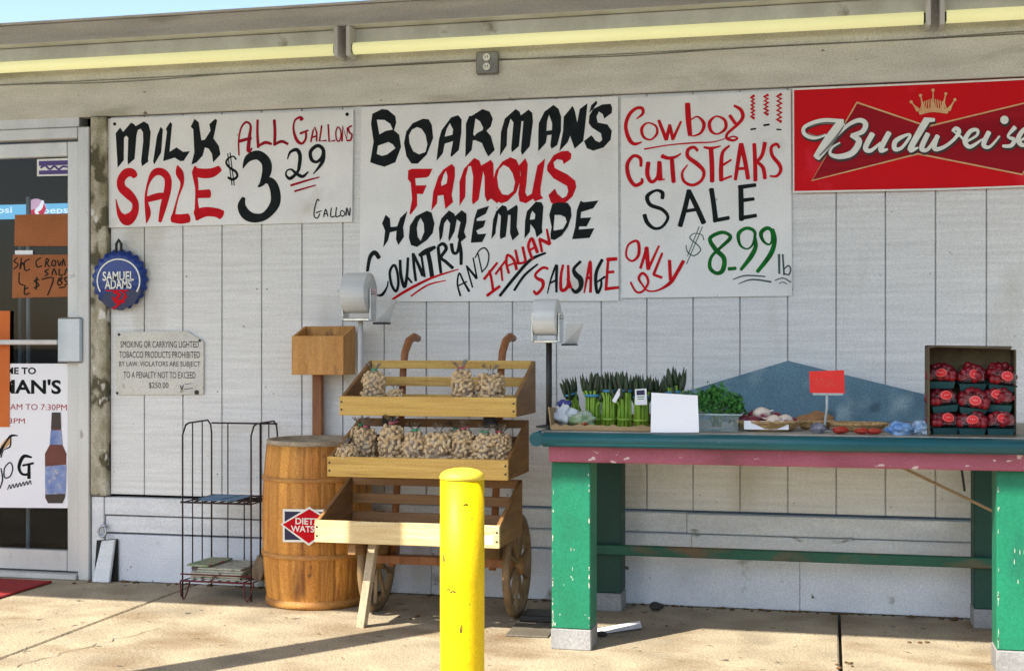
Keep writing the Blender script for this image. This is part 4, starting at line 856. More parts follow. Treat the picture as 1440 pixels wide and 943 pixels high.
b = MB(); b.lathe([(.20, .700), (.2215, .700), (.223, .716), (.219, .722), (.205, .721), (.202, .708), (.01, .704)], (BX, BY, 0), 64); b.build('rim', rim_m, br)
dg = thing('diamond_sign', 'red diamond and navy enamel sign fixed to the barrel front', 'sign', at(424, 765, -.505))
def dplate(name, pts, y, th, m):
    q = [at(380 + x / 10.48, 690 + yy / 10.48, y) for x, yy in pts]; b = MB(); b.prism([(p.x, p.z) for p in q], y, y + th); return b.build(name, m, dg)
dplate('white_plate', [(185, 265), (960, 275), (960, 755), (185, 750)], -.507, .006, cream_m)
dplate('navy_plate', [(212, 300), (930, 308), (930, 722), (212, 718)], -.5078, .0007, navy_m)
dplate('white_diamond', [(150, 490), (575, 232), (1000, 500), (567, 805)], -.512, .004, cream_m)
dplate('red_diamond', [(182, 492), (575, 265), (965, 500), (567, 770)], -.5128, .0007, inkred)
text_mesh('DIETZ', 'white_lettering', cream_m, dg, 380 + 550 / 10.48, 690 + 445 / 10.48, -.5135, .027, .110, bold=.02)
text_mesh('WATSON', 'white_lettering', cream_m, dg, 380 + 572 / 10.48, 690 + 560 / 10.48, -.5135, .027, .165, bold=.02)

# ------------------------------------------------------------------ wooden box on a post
wb = thing('wooden_post_box', 'open wooden box on a thin post behind the barrel', 'box', (-2.30, -.03, 0))
p0, p1 = at(410, 472, -.21), at(483, 527, -.21); x0, x1 = p0.x, p1.x; z0, z1 = p1.z, p0.z
b = MB(); b.box(x0, x1, -.21, -.198, z0, z1, bev=.002); b.build('front_panel', boxwood_m, wb)
b = MB(); b.box(x0 + .002, x1 - .002, -.062, -.05, z0, z1 + .045, bev=.002); b.build('back_panel', boxwood_m, wb)
for x in (x0, x1 - .012):
    b = MB(); b.hexa([(x, -.197, z0), (x + .012, -.197, z0), (x + .012, -.063, z0), (x, -.063, z0), (x, -.197, z1), (x + .012, -.197, z1), (x + .012, -.063, z1 + .045), (x, -.063, z1 + .045)], .0015); b.build('side_panel', boxwood_m, wb)
b = MB(); b.box(x0 + .013, x1 - .013, -.196, -.064, z0 + .002, z0 + .012, bev=0); b.build('bottom', boxwood_m, wb)
b = MB(); b.box(-2.322, -2.276, -.049, -.020, 0, z1 + .02, bev=.003); b.build('post', oak_m, wb)

# ------------------------------------------------------------------ produce bag dispensers
def bag_dispenser(xp, yp, zr, z_base, pole_m, s, label, clampon):
    o = thing('bag_dispenser', label, 'bag dispenser', (xp, yp, z_base), 'produce bag roll holders on poles')
    b = MB(); b.tube([(xp, yp, z_base), (xp, yp, zr - .105 * s)], .0115, 12); b.lathe([(.05, 0), (.05, .006), (.015, .012)], (xp, yp, z_base), 20); b.build('pole', pole_m, o)
    L, r0 = .050 * s, .080 * s
    b = MB(); b.lathe([(.02, -L - .002), (r0 * .98, -L), (r0, -L + .004), (r0, L - .004), (r0 * .98, L), (.02, L + .002)], (xp - .005, yp - .012, zr), 32, 'X'); b.build('bag_roll', bagroll_m, o)
    b = MB(); b.box(xp - L * 1.1, xp + L * 1.05, yp - .06, yp + .05, zr - .112 * s, zr - .100 * s, bev=.003)
    for sx in (-1, 1):
        x = xp - .005 + sx * (L + .008); b.box(x - .003, x + .003, yp - .045, yp + .035, zr - .11 * s, zr + .02 * s, bev=.002)
    b.tube([(xp - .005 - L - .014, yp - .012, zr), (xp - .005 + L + .02, yp - .012, zr)], .007, 8); b.build('bracket', chrome_m, o)
    b = MB(); x = xp + L + .02; b.hexa([(x, yp - .02, zr - .115 * s), (x + .045 * s, yp + .03, zr - .115 * s), (x + .045 * s, yp + .034, zr - .115 * s), (x, yp - .016, zr - .115 * s), (x + .008, yp - .02, zr - .03 * s), (x + .075 * s, yp + .03, zr - .025 * s), (x + .075 * s, yp + .034, zr - .025 * s), (x + .008, yp - .016, zr - .03 * s)], .001); b.build('side_wing', white_metal, o)
    b = MB(); b.box(x - .012, x + .05 * s, yp - .024, yp + .03, zr - .124 * s, zr - .116 * s, bev=.002); b.build('lower_clip', black_m, o)
    return o
pp = at(507, 412, -.22); bag_dispenser(pp.x, -.22, pp.z, 0, white_metal, 1.12, 'bag roll dispenser on a pale pole behind the cart, near the wooden box', 0)
pp = at(772, 446, -.90); bag_dispenser(pp.x, -.90, pp.z, .825, black_m, .86, 'bag roll dispenser on a black pole at the table corner', 1)

# ------------------------------------------------------------------ slatted cart
CXL, CXR = -1.955, -1.213
cart = thing('display_cart', 'wooden market cart with three stepped slatted trays and spoked wheels', 'cart', ((CXL + CXR) / 2, -.6, 0))
def tray(xl, xr, yf, yb, z0, zf, zb, fm):
    t = .016
    b = MB(); b.box(xl, xr, yf, yf + t, z0, zf, bev=.002); tr_ = b.build('tray_front', fm, cart)
    b = MB()
    for x in (xl + .05 * 0 + .010, xr - .010):
        for z in (z0 + (zf - z0) * .3, z0 + (zf - z0) * .7): b.lathe([(.0045, -.0012), (.0045, 0)], (x, yf - .0003, z), 8, 'Y')
    b.build('screws', hole_m, tr_)
    for x in (xl, xr - t):
        b = MB(); y0 = yf + t + .001
        b.hexa([(x, y0, z0 + .001), (x + t, y0, z0 + .001), (x + t, yb, z0 + .001), (x, yb, z0 + .001), (x, y0, zf), (x + t, y0, zf), (x + t, yb, zb), (x, yb, zb)], .002); b.build('tray_side', pine_dark, cart)
    hs = (zb - z0)
    for f0, f1 in ((.84, 1.0), (.50, .68), (.17, .34)):
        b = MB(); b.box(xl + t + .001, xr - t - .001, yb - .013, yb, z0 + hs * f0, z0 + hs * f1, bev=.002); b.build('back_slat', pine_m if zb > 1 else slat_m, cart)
    n = 5; d = (yb - yf - t - .02) / n
    for k in range(n):
        b = MB(); b.box(xl + t + .001, xr - t - .001, yf + t + .002 + k * d, yf + t + .002 + k * d + d * .8, z0 + .006, z0 + .016, bev=.002); b.build('floor_slat', pine_dark, cart)
tray(-1.944, -1.203, -.70, -.335, .850, .928, 1.070, pine_m)
tray(-1.958, -1.212, -.80, -.425, .610, .690, .825, pine_m)
tray(-1.972, -1.222, -.90, -.505, .360, .447, .585, pine_sunlit)
for x in (-1.800, -1.362):
    b = MB(); P3 = [(x, -.452, .20), (x, -.322, .85), (x, -.300, 1.03), (x, -.275, 1.105), (x + .006, -.235, 1.155), (x + .010, -.175, 1.172), (x + .012, -.125, 1.165)]
    b.tube(P3, [.016, .016, .016, .017, .018, .018, .016], 10); b.build('shaft_handle', oak_m, cart)
    b = MB(); b.box(x - .022, x + .026, -.52, -.47, .795, .848, bev=.003); b.build('tray_bracket', black_m, cart)
    b = MB(); b.box(x - .022, x + .026, -.60, -.56, .588, .608, bev=.003); b.build('tray_bracket', black_m, cart)
b = MB(); b.beam((-1.775, -.752, .358), (-1.834, -.738, .0), .032, .045); b.build('leg', leg_wood, cart)
b = MB(); b.beam((-1.44, -.752, .358), (-1.455, -.738, .0), .032, .045); b.build('leg', leg_wood, cart)
b = MB(); b.beam((-1.90, -.47, .235), (-1.27, -.47, .235), .035, .055); b.build('axle_beam', oak_m, cart)
for x in (-1.83, -1.31):
    b = MB(); b.beam((x, -.865, .335), (x, -.30, .255), .032, .05, up=(0, 0, 1)); b.build('side_rail', pine_dark, cart)
def wheel(x):
    c = Vector((x, -.40, .215)); ro = .213
    b = MB(); prof = [(ro - .026, -.014), (ro, -.014), (ro, .014), (ro - .026, .014), (ro - .026, -.014)]
    b.lathe(prof, c, 40, 'X', caps=False); wh = b.build('wheel', mat('wheel_wood', (.27, .18, .09), (.17, .105, .05), sc=14, rough=.6, bump=.2) if not bpy.data.materials.get('wheel_wood') else bpy.data.materials['wheel_wood'], cart)
    b = MB(); b.lathe([(.012, -.03), (.036, -.026), (.04, 0), (.036, .026), (.012, .03)], c, 20, 'X'); b.build('hub', pine_dark, wh)
    for k in range(10):
        a = k * math.pi / 5 + .2; b = MB(); b.beam(c + Vector((0, math.cos(a), math.sin(a))) * .037, c + Vector((0, math.cos(a), math.sin(a))) * (ro - .024), .014, .016, bev=.002, up=(1, 0, 0)); b.build('spoke', bpy.data.materials['wheel_wood'], wh)
wheel(-1.885); wheel(-1.268)
b = MB(); b.tube([(-1.885, -.40, .215), (-1.268, -.40, .215)], .010, 8); b.build('axle', black_m, cart)
b = MB(); b.box(-1.285, -1.245, -.9012, -.9003, .375, .410, bev=0); b.build('price_label', mat('pale_label', (.55, .52, .60), rough=.5, bump=0), cart)

# ------------------------------------------------------------------ peanut bags
def peanut(b, c, rot, s, segs=6):
    pr_ = [(.002, -.0165), (.0072, -.0135), (.0086, -.0075), (.0070, -.0005), (.0088, .0070), (.0074, .0132), (.002, .0165)]
    rings = []
    for rr, h in pr_:
        rings.append([b.b.verts.new(c + rot @ Vector((rr * s * math.cos(k * 2 * math.pi / segs), rr * s * math.sin(k * 2 * math.pi / segs), h * s))) for k in range(segs)])
    for A, B in zip(rings, rings[1:]):
        for k in range(segs): b.face([A[k], A[(k + 1) % segs], B[(k + 1) % segs], B[k]]).smooth = True
    b.face(rings[0][::-1]); b.face(rings[-1])
def rrot(r): return Matrix.Rotation(r.uniform(0, 6.28), 3, 'Z') @ Matrix.Rotation(r.uniform(0, 3.14), 3, 'X') @ Matrix.Rotation(r.uniform(0, 6.28), 3, 'Y')
def bag_shape(u, v, w, d, h, seed):
    """superellipsoid sack: flat-ish base, rounded shoulders"""
    cz, sz = math.cos(v), math.sin(v)
    f = lambda t, p: math.copysign(abs(t) ** p, t)
    k = 1 + .05 * mnoise.noise(Vector((math.cos(u) * 1.5 + seed, math.sin(u) * 1.5, sz * 1.7)))
    return Vector((w * f(cz, .45) * f(math.cos(u), .85) * k * (1 - .10 * max(sz, 0)), d * f(cz, .45) * f(math.sin(u), .85) * k, h * (f(sz, .8)) * k))
def peanut_bag(seed, w, d, h, tie, lying=False):
    r = random.Random(seed); o = thing('peanut_bag', 'x', 'bag of peanuts', (0, 0, 0), 'clear bags of peanuts on the cart')
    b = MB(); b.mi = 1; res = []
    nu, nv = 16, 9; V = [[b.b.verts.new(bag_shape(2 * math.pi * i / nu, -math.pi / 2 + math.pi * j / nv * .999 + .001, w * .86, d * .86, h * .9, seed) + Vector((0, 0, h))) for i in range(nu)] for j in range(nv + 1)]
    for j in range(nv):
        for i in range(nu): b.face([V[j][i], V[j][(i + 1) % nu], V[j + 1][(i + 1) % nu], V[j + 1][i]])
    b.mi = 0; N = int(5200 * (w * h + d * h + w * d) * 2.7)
    for k in range(N):
        zz = 1 - 2 * (k + .5) / N; u = k * 2.39996; v = math.asin(zz)
        p = bag_shape(u, v, w * .93, d * .93, h * .94, seed) + Vector((0, 0, h)) + Vector((r.uniform(-.004, .004), r.uniform(-.004, .004), r.uniform(-.004, .004)))
        p.z = max(p.z, .008)
        peanut(b, p, rrot(r), r.uniform(.75, 1.02))
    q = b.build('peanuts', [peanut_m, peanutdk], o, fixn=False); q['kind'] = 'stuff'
    b = MB(); nu, nv = 28, 14; V = []
    for j in range(nv + 1):
        V.append([b.b.verts.new(bag_shape(2 * math.pi * i / nu, -math.pi / 2 + math.pi * j / nv * .93 + .001, w * 1.03, d * 1.03, h * 1.02, seed) * (1 + .02 * math.sin(i * 7 + j * 3)) + Vector((0, 0, h))) for i in range(nu)])
    for j, (rr, zz) in enumerate(((.016, 2.02), (.008, 2.12), (.010, 2.2), (.020, 2.34), (.030, 2.5))):
        V.append([b.b.verts.new(Vector((rr * math.cos(2 * math.pi * i / nu) * (1 + .35 * math.sin(i * 2.9 + seed)), rr * math.sin(2 * math.pi * i / nu) * (1 + .35 * math.sin(i * 4.1)), h * zz + (.006 * math.sin(i * 3.7 + seed) if j > 3 else 0)))) for i in range(nu)])
    for A, B in zip(V, V[1:]):
        for i in range(nu): b.face([A[i], A[(i + 1) % nu], B[(i + 1) % nu], B[i]]).smooth = True
    b.build('plastic_bag', bag_film, o, fixn=False)
    if tie:
        b = MB(); b.tube([(.010 * math.cos(a * .7854), .010 * math.sin(a * .7854), h * 2.13) for a in range(8)], .0035, 5, closed=True); b.tube([(.009, -.006, h * 2.13), (.022, -.012, h * 2.2)], .003, 5); b.build('twist_tie', tie, o)
    return o
protoA = peanut_bag(1, .047, .044, .068, tie_m); protoB = peanut_bag(2, .043, .040, .075, tiepink); protoC = peanut_bag(3, .051, .042, .062, None)
used = set()
def put(proto, px, py, Y, label, rz=0, tilt=(0, 0), s=1):
    p = at(px, py, Y); rot = (tilt[0], tilt[1], rz)
    if proto.name not in used:
        used.add(proto.name); proto.location = p; proto.rotation_euler = rot; proto['label'] = label; o = proto
    else: o = dup(proto, p, label, rot)
    o.scale = (s, s, s * (1.13 if o.name.startswith('peanut') else .97)); return o
# pixel of the bag's base: bases lie behind the tray fronts
def base(proto, x, Y, z, label, rz=0, tilt=(0, 0), s=1):
    rot = (tilt[0], tilt[1], rz); p = Vector((x, Y, z))
    if proto.name not in used:
        used.add(proto.name); proto.location = p; proto.rotation_euler = rot; proto['label'] = label; o = proto
    else: o = dup(proto, p, label, rot)
    o.scale = (s, s, s * (1.13 if o.name.startswith('peanut') else .97)); return o
def xat(px, Y): return at(px, 500, Y).x
MZ = .627
base(protoA, xat(583, -.70), -.70, MZ, 'green tied peanut bag standing in the middle of the second tray', .3, s=1.02)
base(protoB, xat(551, -.705), -.705, MZ, 'tall peanut bag just left of the green tied one, second tray', 1.1, s=1.08)
base(protoC, xat(617, -.70), -.70, MZ, 'wide peanut bag right of the green tied one, second tray', 0, s=1.12)
base(protoB, xat(515, -.66), -.66, MZ, 'peanut bag third from the left in the second tray', 2.0, s=.98)
base(protoC, xat(492, -.735), -.735, MZ, 'low slumped peanut bag in the front left corner of the second tray', .6, tilt=(.25, -.25), s=.78)
base(protoA, xat(508, -.545), -.545, MZ, 'peanut bag in the back left corner of the second tray', 2.4, s=1.08)
base(protoB, xat(651, -.69), -.69, MZ, 'peanut bag partly behind the yellow post, second tray', .4, s=.98)
base(protoA, xat(683, -.70), -.70, MZ, 'round peanut bag near the right end of the second tray', 4.0, s=1.0)
base(protoC, xat(705, -.53), -.53, MZ, 'peanut bag in the back right corner of the second tray', 1.5, s=1.0)
base(protoA, xat(641, -.56), -.56, MZ, 'peanut bag at the back of the second tray, behind the yellow post', .9, s=1.02)
base(protoB, xat(707, -.70), -.70, MZ, 'peanut bag in the front right corner of the second tray', 2.7, tilt=(0, .1), s=.92)
TZ = .867
base(protoA, xat(526, -.60), -.60, TZ, 'upright peanut bag alone at the left end of the top tray', 1.9, s=1.02)
base(protoC, xat(556, -.625), -.625, TZ, 'flat half empty peanut bag lying in the top tray', .2, tilt=(0, 0), s=.62)
base(protoB, xat(655, -.61), -.61, TZ, 'left peanut bag of the right hand pair in the top tray', .2, tilt=(.0, -.12), s=.98)
base(protoC, xat(690, -.60), -.60, TZ, 'right peanut bag of the right hand pair in the top tray', 2.6, s=1.08)

# ------------------------------------------------------------------ yellow bollard
YX, YY = -1.038, -2.10
bo = thing('yellow_bollard', 'yellow painted steel bollard in front of the cart', 'bollard', (YX, YY, 0))
b = MB(); b.lathe([(.0645, .0), (.0645, .2), (.0648, .45), (.0645, .745)], (YX, YY, 0), 48); b.build('post', yellow_m, bo)
b = MB(); b.lathe([(.0658, .746), (.0658, .755), (.061, .765), (.046, .773), (.026, .778), (.002, .780)], (YX, YY, 0), 48); b.build('cap', yellow_cap, bo)
b = MB()
for (a, z, ww, hh) in ((-1.95, .435, .006, .003), (-1.72, .43, .008, .004), (-1.35, .325, .003, .012), (-1.15, .68, .006, .003)):
    for k in range(5):
        aa = a + (k - 2) * ww / .07 * .5 + random.Random(k).uniform(-.02, .02); rr = .0652
        p = Vector((YX + rr * math.cos(aa), YY + rr * math.sin(aa), z + (k % 3 - 1) * hh * .6)); t = Vector((-math.sin(aa), math.cos(aa), 0))
        b.quad(p - t * ww * .4 - Vector((0, 0, hh / 2)), p + t * ww * .4 - Vector((0, 0, hh / 3)), p + t * ww * .35 + Vector((0, 0, hh / 2)), p - t * ww * .4 + Vector((0, 0, hh / 3)))
b.build('scuff_marks', scuff_m, bo)

# ------------------------------------------------------------------ produce table
TL, TR, TF, TB, TT = -1.040, .80, -1.0, -.045, .818
tb = thing('produce_table', 'long produce table with green legs, teal rounded edge and faded red apron', 'table', ((TL + TR) / 2, -.5, 0))
b = MB(); b.box(TL + .002, TR - .002, TF + .002, TB, .765, TT, bev=.003); b.build('tabletop', top_m, tb)
b = MB(); b.tube([(TL + .012, TF - .004, .788), (TR + .01, TF - .004, .788)], .0275, 18); b.build('rounded_edge', teal_m, tb)
b = MB(); b.tube([(TL - .014, TF - .012, .788), (TL - .014, TB, .788)], .0265, 18); b.build('rounded_edge', teal_m, tb)
b = MB(); b.box(TL + .028, TR - .002, TF + .014, TF + .042, .703, .7640, bev=.003); b.build('front_apron', pink_m, tb)
b = MB(); b.box(TL + .028, TL + .056, TF + .044, TB - .01, .703, .762, bev=.003); b.build('side_apron', pink_m, tb)
b = MB(); b.box(TL + .06, TR - .002, TB - .04, TB - .012, .703, .762, bev=.003); b.build('back_apron', pink_m, tb)
LW = .148
for x, y in ((-1.010, -.945), (.568, -.945), (-1.010, -.195), (.568, -.195)):
    y1 = y + (.142 if y < -.5 else .13)
    b = MB(); b.box(x, x + LW, y, y1, .078, .702, bev=.004)
    if y < -.5:
        r = random.Random(int(x * 10)); b.mi = 1
        chip = ((-.6, -.7), (.3, -1), (.7, -.2), (.4, .8), (-.2, 1), (-.8, .1))
        for k in range(34):
            ex = x + (.004 if r.random() < .6 else LW - .004) + r.gauss(0, .003); z = .09 + .6 * r.random() ** 1.6; w_, h_ = r.uniform(.001, .0035), r.uniform(.002, .011)
            ex = min(max(ex, x + .005), x + LW - .005)
            if k > 28: ex, w_ = x + r.uniform(.02, LW - .02), r.uniform(.0007, .002)
            b.face([b.b.verts.new((ex + u * w_, y - .0006, z + v * h_)) for u, v in chip])
    lg = b.build('leg', [green_m if y < -.5 else green_shaded, chip_m], tb)
    b = MB(); b.box(x - .002, x + LW + .002, y - .002, y1 + .002, 0, .077, bev=.003); b.build('foot', foot_m, lg)
b = MB(); b.box(-.995, .715, -.226, -.198, .245, .288, bev=.004); b.build('stretcher', greendk, tb)
a0, a1 = at(1245, 655, -.55), at(1398, 719, -.55)
b = MB(); b.beam((a0.x, -.55, .70), (a1.x, -.55, a1.z), .010, .024); b.build('brace', wood_stick, tb)
a0 = at(1352, 662, -.4); b = MB(); b.beam((a0.x - .005, -.40, .70), (a0.x + .012, -.40, .57), .008, .022); b.build('strap', black_m, tb)

# blue gable-shaped backboard
q = [at(955, 553, -.10), at(1108, 507, -.10), at(1312, 557, -.10), at(1330, 575, -.10)]
b = MB(); b.prism([(q[0].x, TT + .002), (q[0].x, q[0].z), (q[1].x, q[1].z), (q[2].x, q[2].z), (q[2].x + .04, TT + .002)], -.115, -.095)
tag(b.build('blue_backboard', backbd_m, loc=(q[1].x, -.1, TT)), 'blue grey gable shaped board standing at the back of the table', 'board')

# ------------------------------------------------------------------ things on the table
ZT2 = TT + .001
# cardboard tray of asparagus
x0, x1 = at(777, 600, -.93).x, at(925, 600, -.93).x
o = thing('cardboard_tray', 'shallow torn cardboard tray under the asparagus bunches', 'tray', ((x0 + x1) / 2, -.75, ZT2))
b = MB(); b.box(x0, x1, -.955, -.56, ZT2, ZT2 + .004, bev=0); b.build('base', card_m, o)
r = random.Random(8)
def rag(xa, xb, y, z0, zh, n):
    b = MB(); T = []; 
    for k in range(n + 1): T.append((xa + (xb - xa) * k / n, z0 + zh * r.uniform(.6, 1.1)))
    b.prism([(xb, z0), (xa, z0)] + T, y, y + .004); return b
rag(x0, x1, -.958, ZT2 + .002, .022, 22).build('front_flap', card_m, o)
rag(x0, x1, -.56, ZT2 + .002, .045, 12).build('back_flap', card_m, o)
b = MB(); b.hexa([(x0 - .004, -.95, ZT2 + .003), (x0, -.95, ZT2 + .003), (x0, -.57, ZT2 + .003), (x0 - .004, -.57, ZT2 + .003), (x0 - .014, -.945, ZT2 + .085), (x0 - .010, -.945, ZT2 + .085), (x0 - .006, -.57, ZT2 + .06), (x0 - .010, -.57, ZT2 + .06)], 0); b.build('side_flap', card_m, o)

def asparagus(seed, n=30, rad_=.034, h=.205, bz=.66):
    r = random.Random(seed); o = thing('asparagus_bunch', 'x', 'asparagus', (0, 0, 0), 'asparagus bunches standing on the table')
    b = MB(); tips = []
    for k in range(n):
        a = k * 2.39996; q = rad_ * math.sqrt((k + .5) / n) * .92; bx, by = q * math.cos(a), q * math.sin(a)
        s = r.uniform(.0042, .0062); hh = h * r.uniform(.72, 1.08); fl = r.uniform(1.1, 2.0); dx, dy = r.uniform(-.008, .008), r.uniform(-.008, .008)
        p = [Vector((bx, by, 0)), Vector((bx * .96, by * .96, hh * .4)), Vector((bx * .93 + dx * .3, by * .93 + dy * .3, hh * .56)), Vector((bx * (1 + fl) / 2 + dx, by * (1 + fl) / 2 + dy, hh * .68)), Vector((bx * fl + dx * 2.5, by * fl + dy * 2.5, hh))]
        b.mi = 0; b.tube(p[:4], [s, s * .97, s * .92, s * .95], 6)
        b.mi = 1
        d = p[4] - p[3]
        b.tube([p[3], p[3] + d * .25, p[3] + d * .6, p[4]], [s * .95, s * 1.35, s * 1.15, .001], 6)
        for j in range(8):
            t = .02 + .11 * j; c = p[3] + d * t; aa = j * 2.4 + k; e = Vector((math.cos(aa), math.sin(aa), .9)).normalized() * s * 1.7
            nn = Vector((-math.sin(aa), math.cos(aa), 0)) * s * .7; b.face([b.b.verts.new(c + nn), b.b.verts.new(c - nn), b.b.verts.new(c + e)])
    b.build('stalks', [stalk_m, tip_m], o, fixn=False)
    for z in (.022 + bz * .012, h * bz):
        b = MB(); rr = rad_ * .96; b.lathe([(rr + .001, z - .005), (rr + .004, z - .004), (rr + .004, z + .004), (rr + .001, z + .005)], (0, 0, 0), 24, caps=False); b.build('rubber_band', band_m if z > .05 else stalk_m, o)
    return o
aA, aB = asparagus(1, 26, .0295, .205, .60), asparagus(2, 22, .0265, .2, .69)
AZ = ZT2 + .005
base(aB, xat(814, -.62), -.62, AZ, 'dark asparagus bunch at the back left, behind the front row', .5, tilt=(0, -.3), s=.92)
base(aA, xat(834, -.80), -.80, AZ, 'asparagus bunch at the left end of the front row', 0, s=1.0)
base(aB, xat(856, -.80), -.80, AZ, 'asparagus bunch second from the left in the front row', 1.7, s=1.03)
base(aB, xat(879, -.81), -.81, AZ, 'asparagus bunch with a small paper tag, third in the front row', 2.9, s=1.04)
base(aA, xat(901, -.80), -.80, AZ, 'asparagus bunch behind the white and blue price tag', 1.2, s=.97)
base(aB, xat(868, -.62), -.62, AZ, 'asparagus bunch in the back row, behind the two middle front bunches', 2.2, s=.98)
base(aA, xat(925, -.66), -.66, AZ, 'dark asparagus bunch just left of the tallest bunch', 2.2, s=.90)
base(aA, xat(951, -.72), -.72, AZ, 'tallest asparagus bunch with blue band, rising behind the white card', 3.0, tilt=(0, .08), s=1.10)
base(aB, xat(905, -.60), -.60, AZ, 'asparagus bunch at the back, behind the price tag bunch', 4.1, s=.92)
# white and blue tag, small tag
q = [at(x, y, -.845) for x, y in ((893, 547), (909, 546), (910, 569), (893, 569))]; o = thing('price_tag', 'white hang tag with blue print on the asparagus', 'tag', q[3])
b = MB(); b.prism([(p.x, p.z) for p in q], -.846, -.8445); b.build('tag_card', paper_m, o)
P = Paint(-.8463).region(740, 480, 4); P.fill([(620, 275), (666, 272), (667, 300), (621, 302)]); P.build('blue_print', navy_m, o)
P = Paint(-.8463).region(740, 480, 4); P.stroke([(624, 312), (664, 310)], w=6); P.stroke([(626, 324), (662, 322)], w=5); P.build('green_print', herbstalk, o)
b = MB(); b.beam(at(863, 565, -.85), at(873, 547, -.85), .002, .016, up=(1, 0, 1)); tag(b.build('paper_tag', paper_m, loc=at(866, 560, -.85)), 'small white twisted tag between two asparagus bunches', 'tag')
# white plastic bag with vegetables
x = xat(803, -.82); b = MB(); b.ball((x - .035, -.82, ZT2 + .045), .05, 4, (1.0, .9, .85), .55, 2); tag(b.build('white_produce_bag', whitebag, loc=(x, -.82, ZT2)), 'crumpled white plastic bag of vegetables at the left end of the tray', 'bag')
b = MB(); b.ball((x + .045, -.845, ZT2 + .032), .042, 4, (1.35, .9, .7), .5, 5); tag(b.build('clear_produce_bag', mat('salad_bag', (.50, .55, .50), (.15, .30, .08), sc=26, rough=.2, bump=.6, bs=35, c3=(.55, .10, .06), g=(.62, .68), gs=22), loc=(x, -.84, ZT2)), 'clear bag of green and red salad leaves beside the white bag', 'bag')
b = MB(); b.ball((x - .028, -.815, ZT2 + .092), .022, 3, (1.2, .8, .7), .5, 3); tag(b.build('blue_packet', mat('navy_packet', (.03, .03, .22), (.06, .08, .3), rough=.25, bump=.4), loc=(x - .03, -.815, ZT2 + .08)), 'small dark blue packet on top of the white plastic bag', 'packet')
# blank white card
q = [at(*p) for p in ((916, 554, -.965), (981, 558, -.965), (983, 610, -1.0), (915, 610, -1.0))]
b = MB(); V = [b.b.verts.new(p) for p in q] + [b.b.verts.new(p + Vector((0, .004, 0))) for p in q]
for f in ((0, 1, 2, 3), (7, 6, 5, 4), (0, 4, 5, 1), (1, 5, 6, 2), (2, 6, 7, 3), (3, 7, 4, 0)): b.face([V[i] for i in f])
for v in V: v.co.z += .006
tag(b.build('white_card', paper_m, loc=q[3]), 'blank white card leaning at the front edge of the table', 'card')
# tub of parsley
p0, p1 = at(975, 580, -.90), at(1040, 606, -.90)
o = thing('clear_tub', 'clear plastic tub holding the green herbs', 'tub', ((p0.x + p1.x) / 2, -.84, ZT2))
b = MB(); xa, xb = p0.x, p1.x; zt = ZT2 + .062
for q in (((xa + .006, -.90), (xb - .006, -.90)), ((xb - .006, -.90), (xb - .006, -.74)), ((xb - .006, -.74), (xa + .006, -.74)), ((xa + .006, -.74), (xa + .006, -.90))):
    (u0, v0), (u1, v1) = q; cx, cy = (xa + xb) / 2, -.82
    e = lambda x_, y_: (cx + (x_ - cx) * 1.06, cy + (y_ - cy) * 1.06)
    b.quad((u0, v0, ZT2), (u1, v1, ZT2), (*e(u1, v1), zt), (*e(u0, v0), zt))
b.quad((xa + .006, -.90, ZT2), (xb - .006, -.90, ZT2), (xb - .006, -.74, ZT2), (xa + .006, -.74, ZT2)); b.build('walls', clear_tub, o)
cx, cy = (xa + xb) / 2, -.82; b = MB(); b.tube([(cx + (xx - cx) * 1.08, cy + (yy - cy) * 1.08, zt) for xx, yy in ((xa, -.9), (xb, -.9), (xb, -.74), (xa, -.74))], .003, 6, closed=True); b.build('rim', mat('clear_rim', (.55, .68, .70), rough=.2, bump=0), o)
def herb(label, cx, cy, z, rx, ry, h, n, seed, lean=0):
    r = random.Random(seed); o = thing('herb_bunch', label, 'herbs', (cx, cy, z), 'fresh green herbs')
    b = MB(); tips = []
    for k in range(36):
        a = r.uniform(0, 6.28); q = math.sqrt(r.random()); t = Vector((cx + rx * q * math.cos(a) + lean, cy + ry * q * math.sin(a), z + h * (1 - .45 * q * q) * r.uniform(.7, 1)))
        p = Vector((cx + r.uniform(-.02, .02), cy + r.uniform(-.02, .02), z)); m_ = p.lerp(t, .5) + Vector((0, 0, .015)); b.tube([p, m_, t], .0013, 4); tips.append(t)
    b.build('stems', herbstalk, o)
    b = MB()
    for k in range(n):
        c = r.choice(tips) + Vector((r.gauss(0, .013), r.gauss(0, .013), r.gauss(0, .011))); c.z = max(c.z, z + .01); R_ = rrot(r); s = r.uniform(.005, .011)
        pts = [(0, -.2), (.5, .05), (1, .0), (.7, .4), (.95, .85), (.35, .75), (0, 1.15), (-.35, .75), (-.95, .85), (-.7, .4), (-1, 0), (-.5, .05)]
        b.face([b.b.verts.new(c + R_ @ Vector((x_ * s, y_ * s, .25 * s * abs(x_)))) for x_, y_ in pts])
    b.build('leaves', herb_m, o, fixn=False)
c_ = xat(1007, -.80); herb('bushy green parsley standing in the clear tub', c_, -.80, ZT2 + .012, .088, .06, .150, 1000, 3)
herb('loose dark green herbs between the white card and the blue board', xat(962, -.55), -.55, ZT2, .07, .06, .125, 560, 4)
herb('small herb sprigs lying beside the clear tub', xat(1038, -.62), -.62, ZT2, .045, .04, .07, 220, 6)

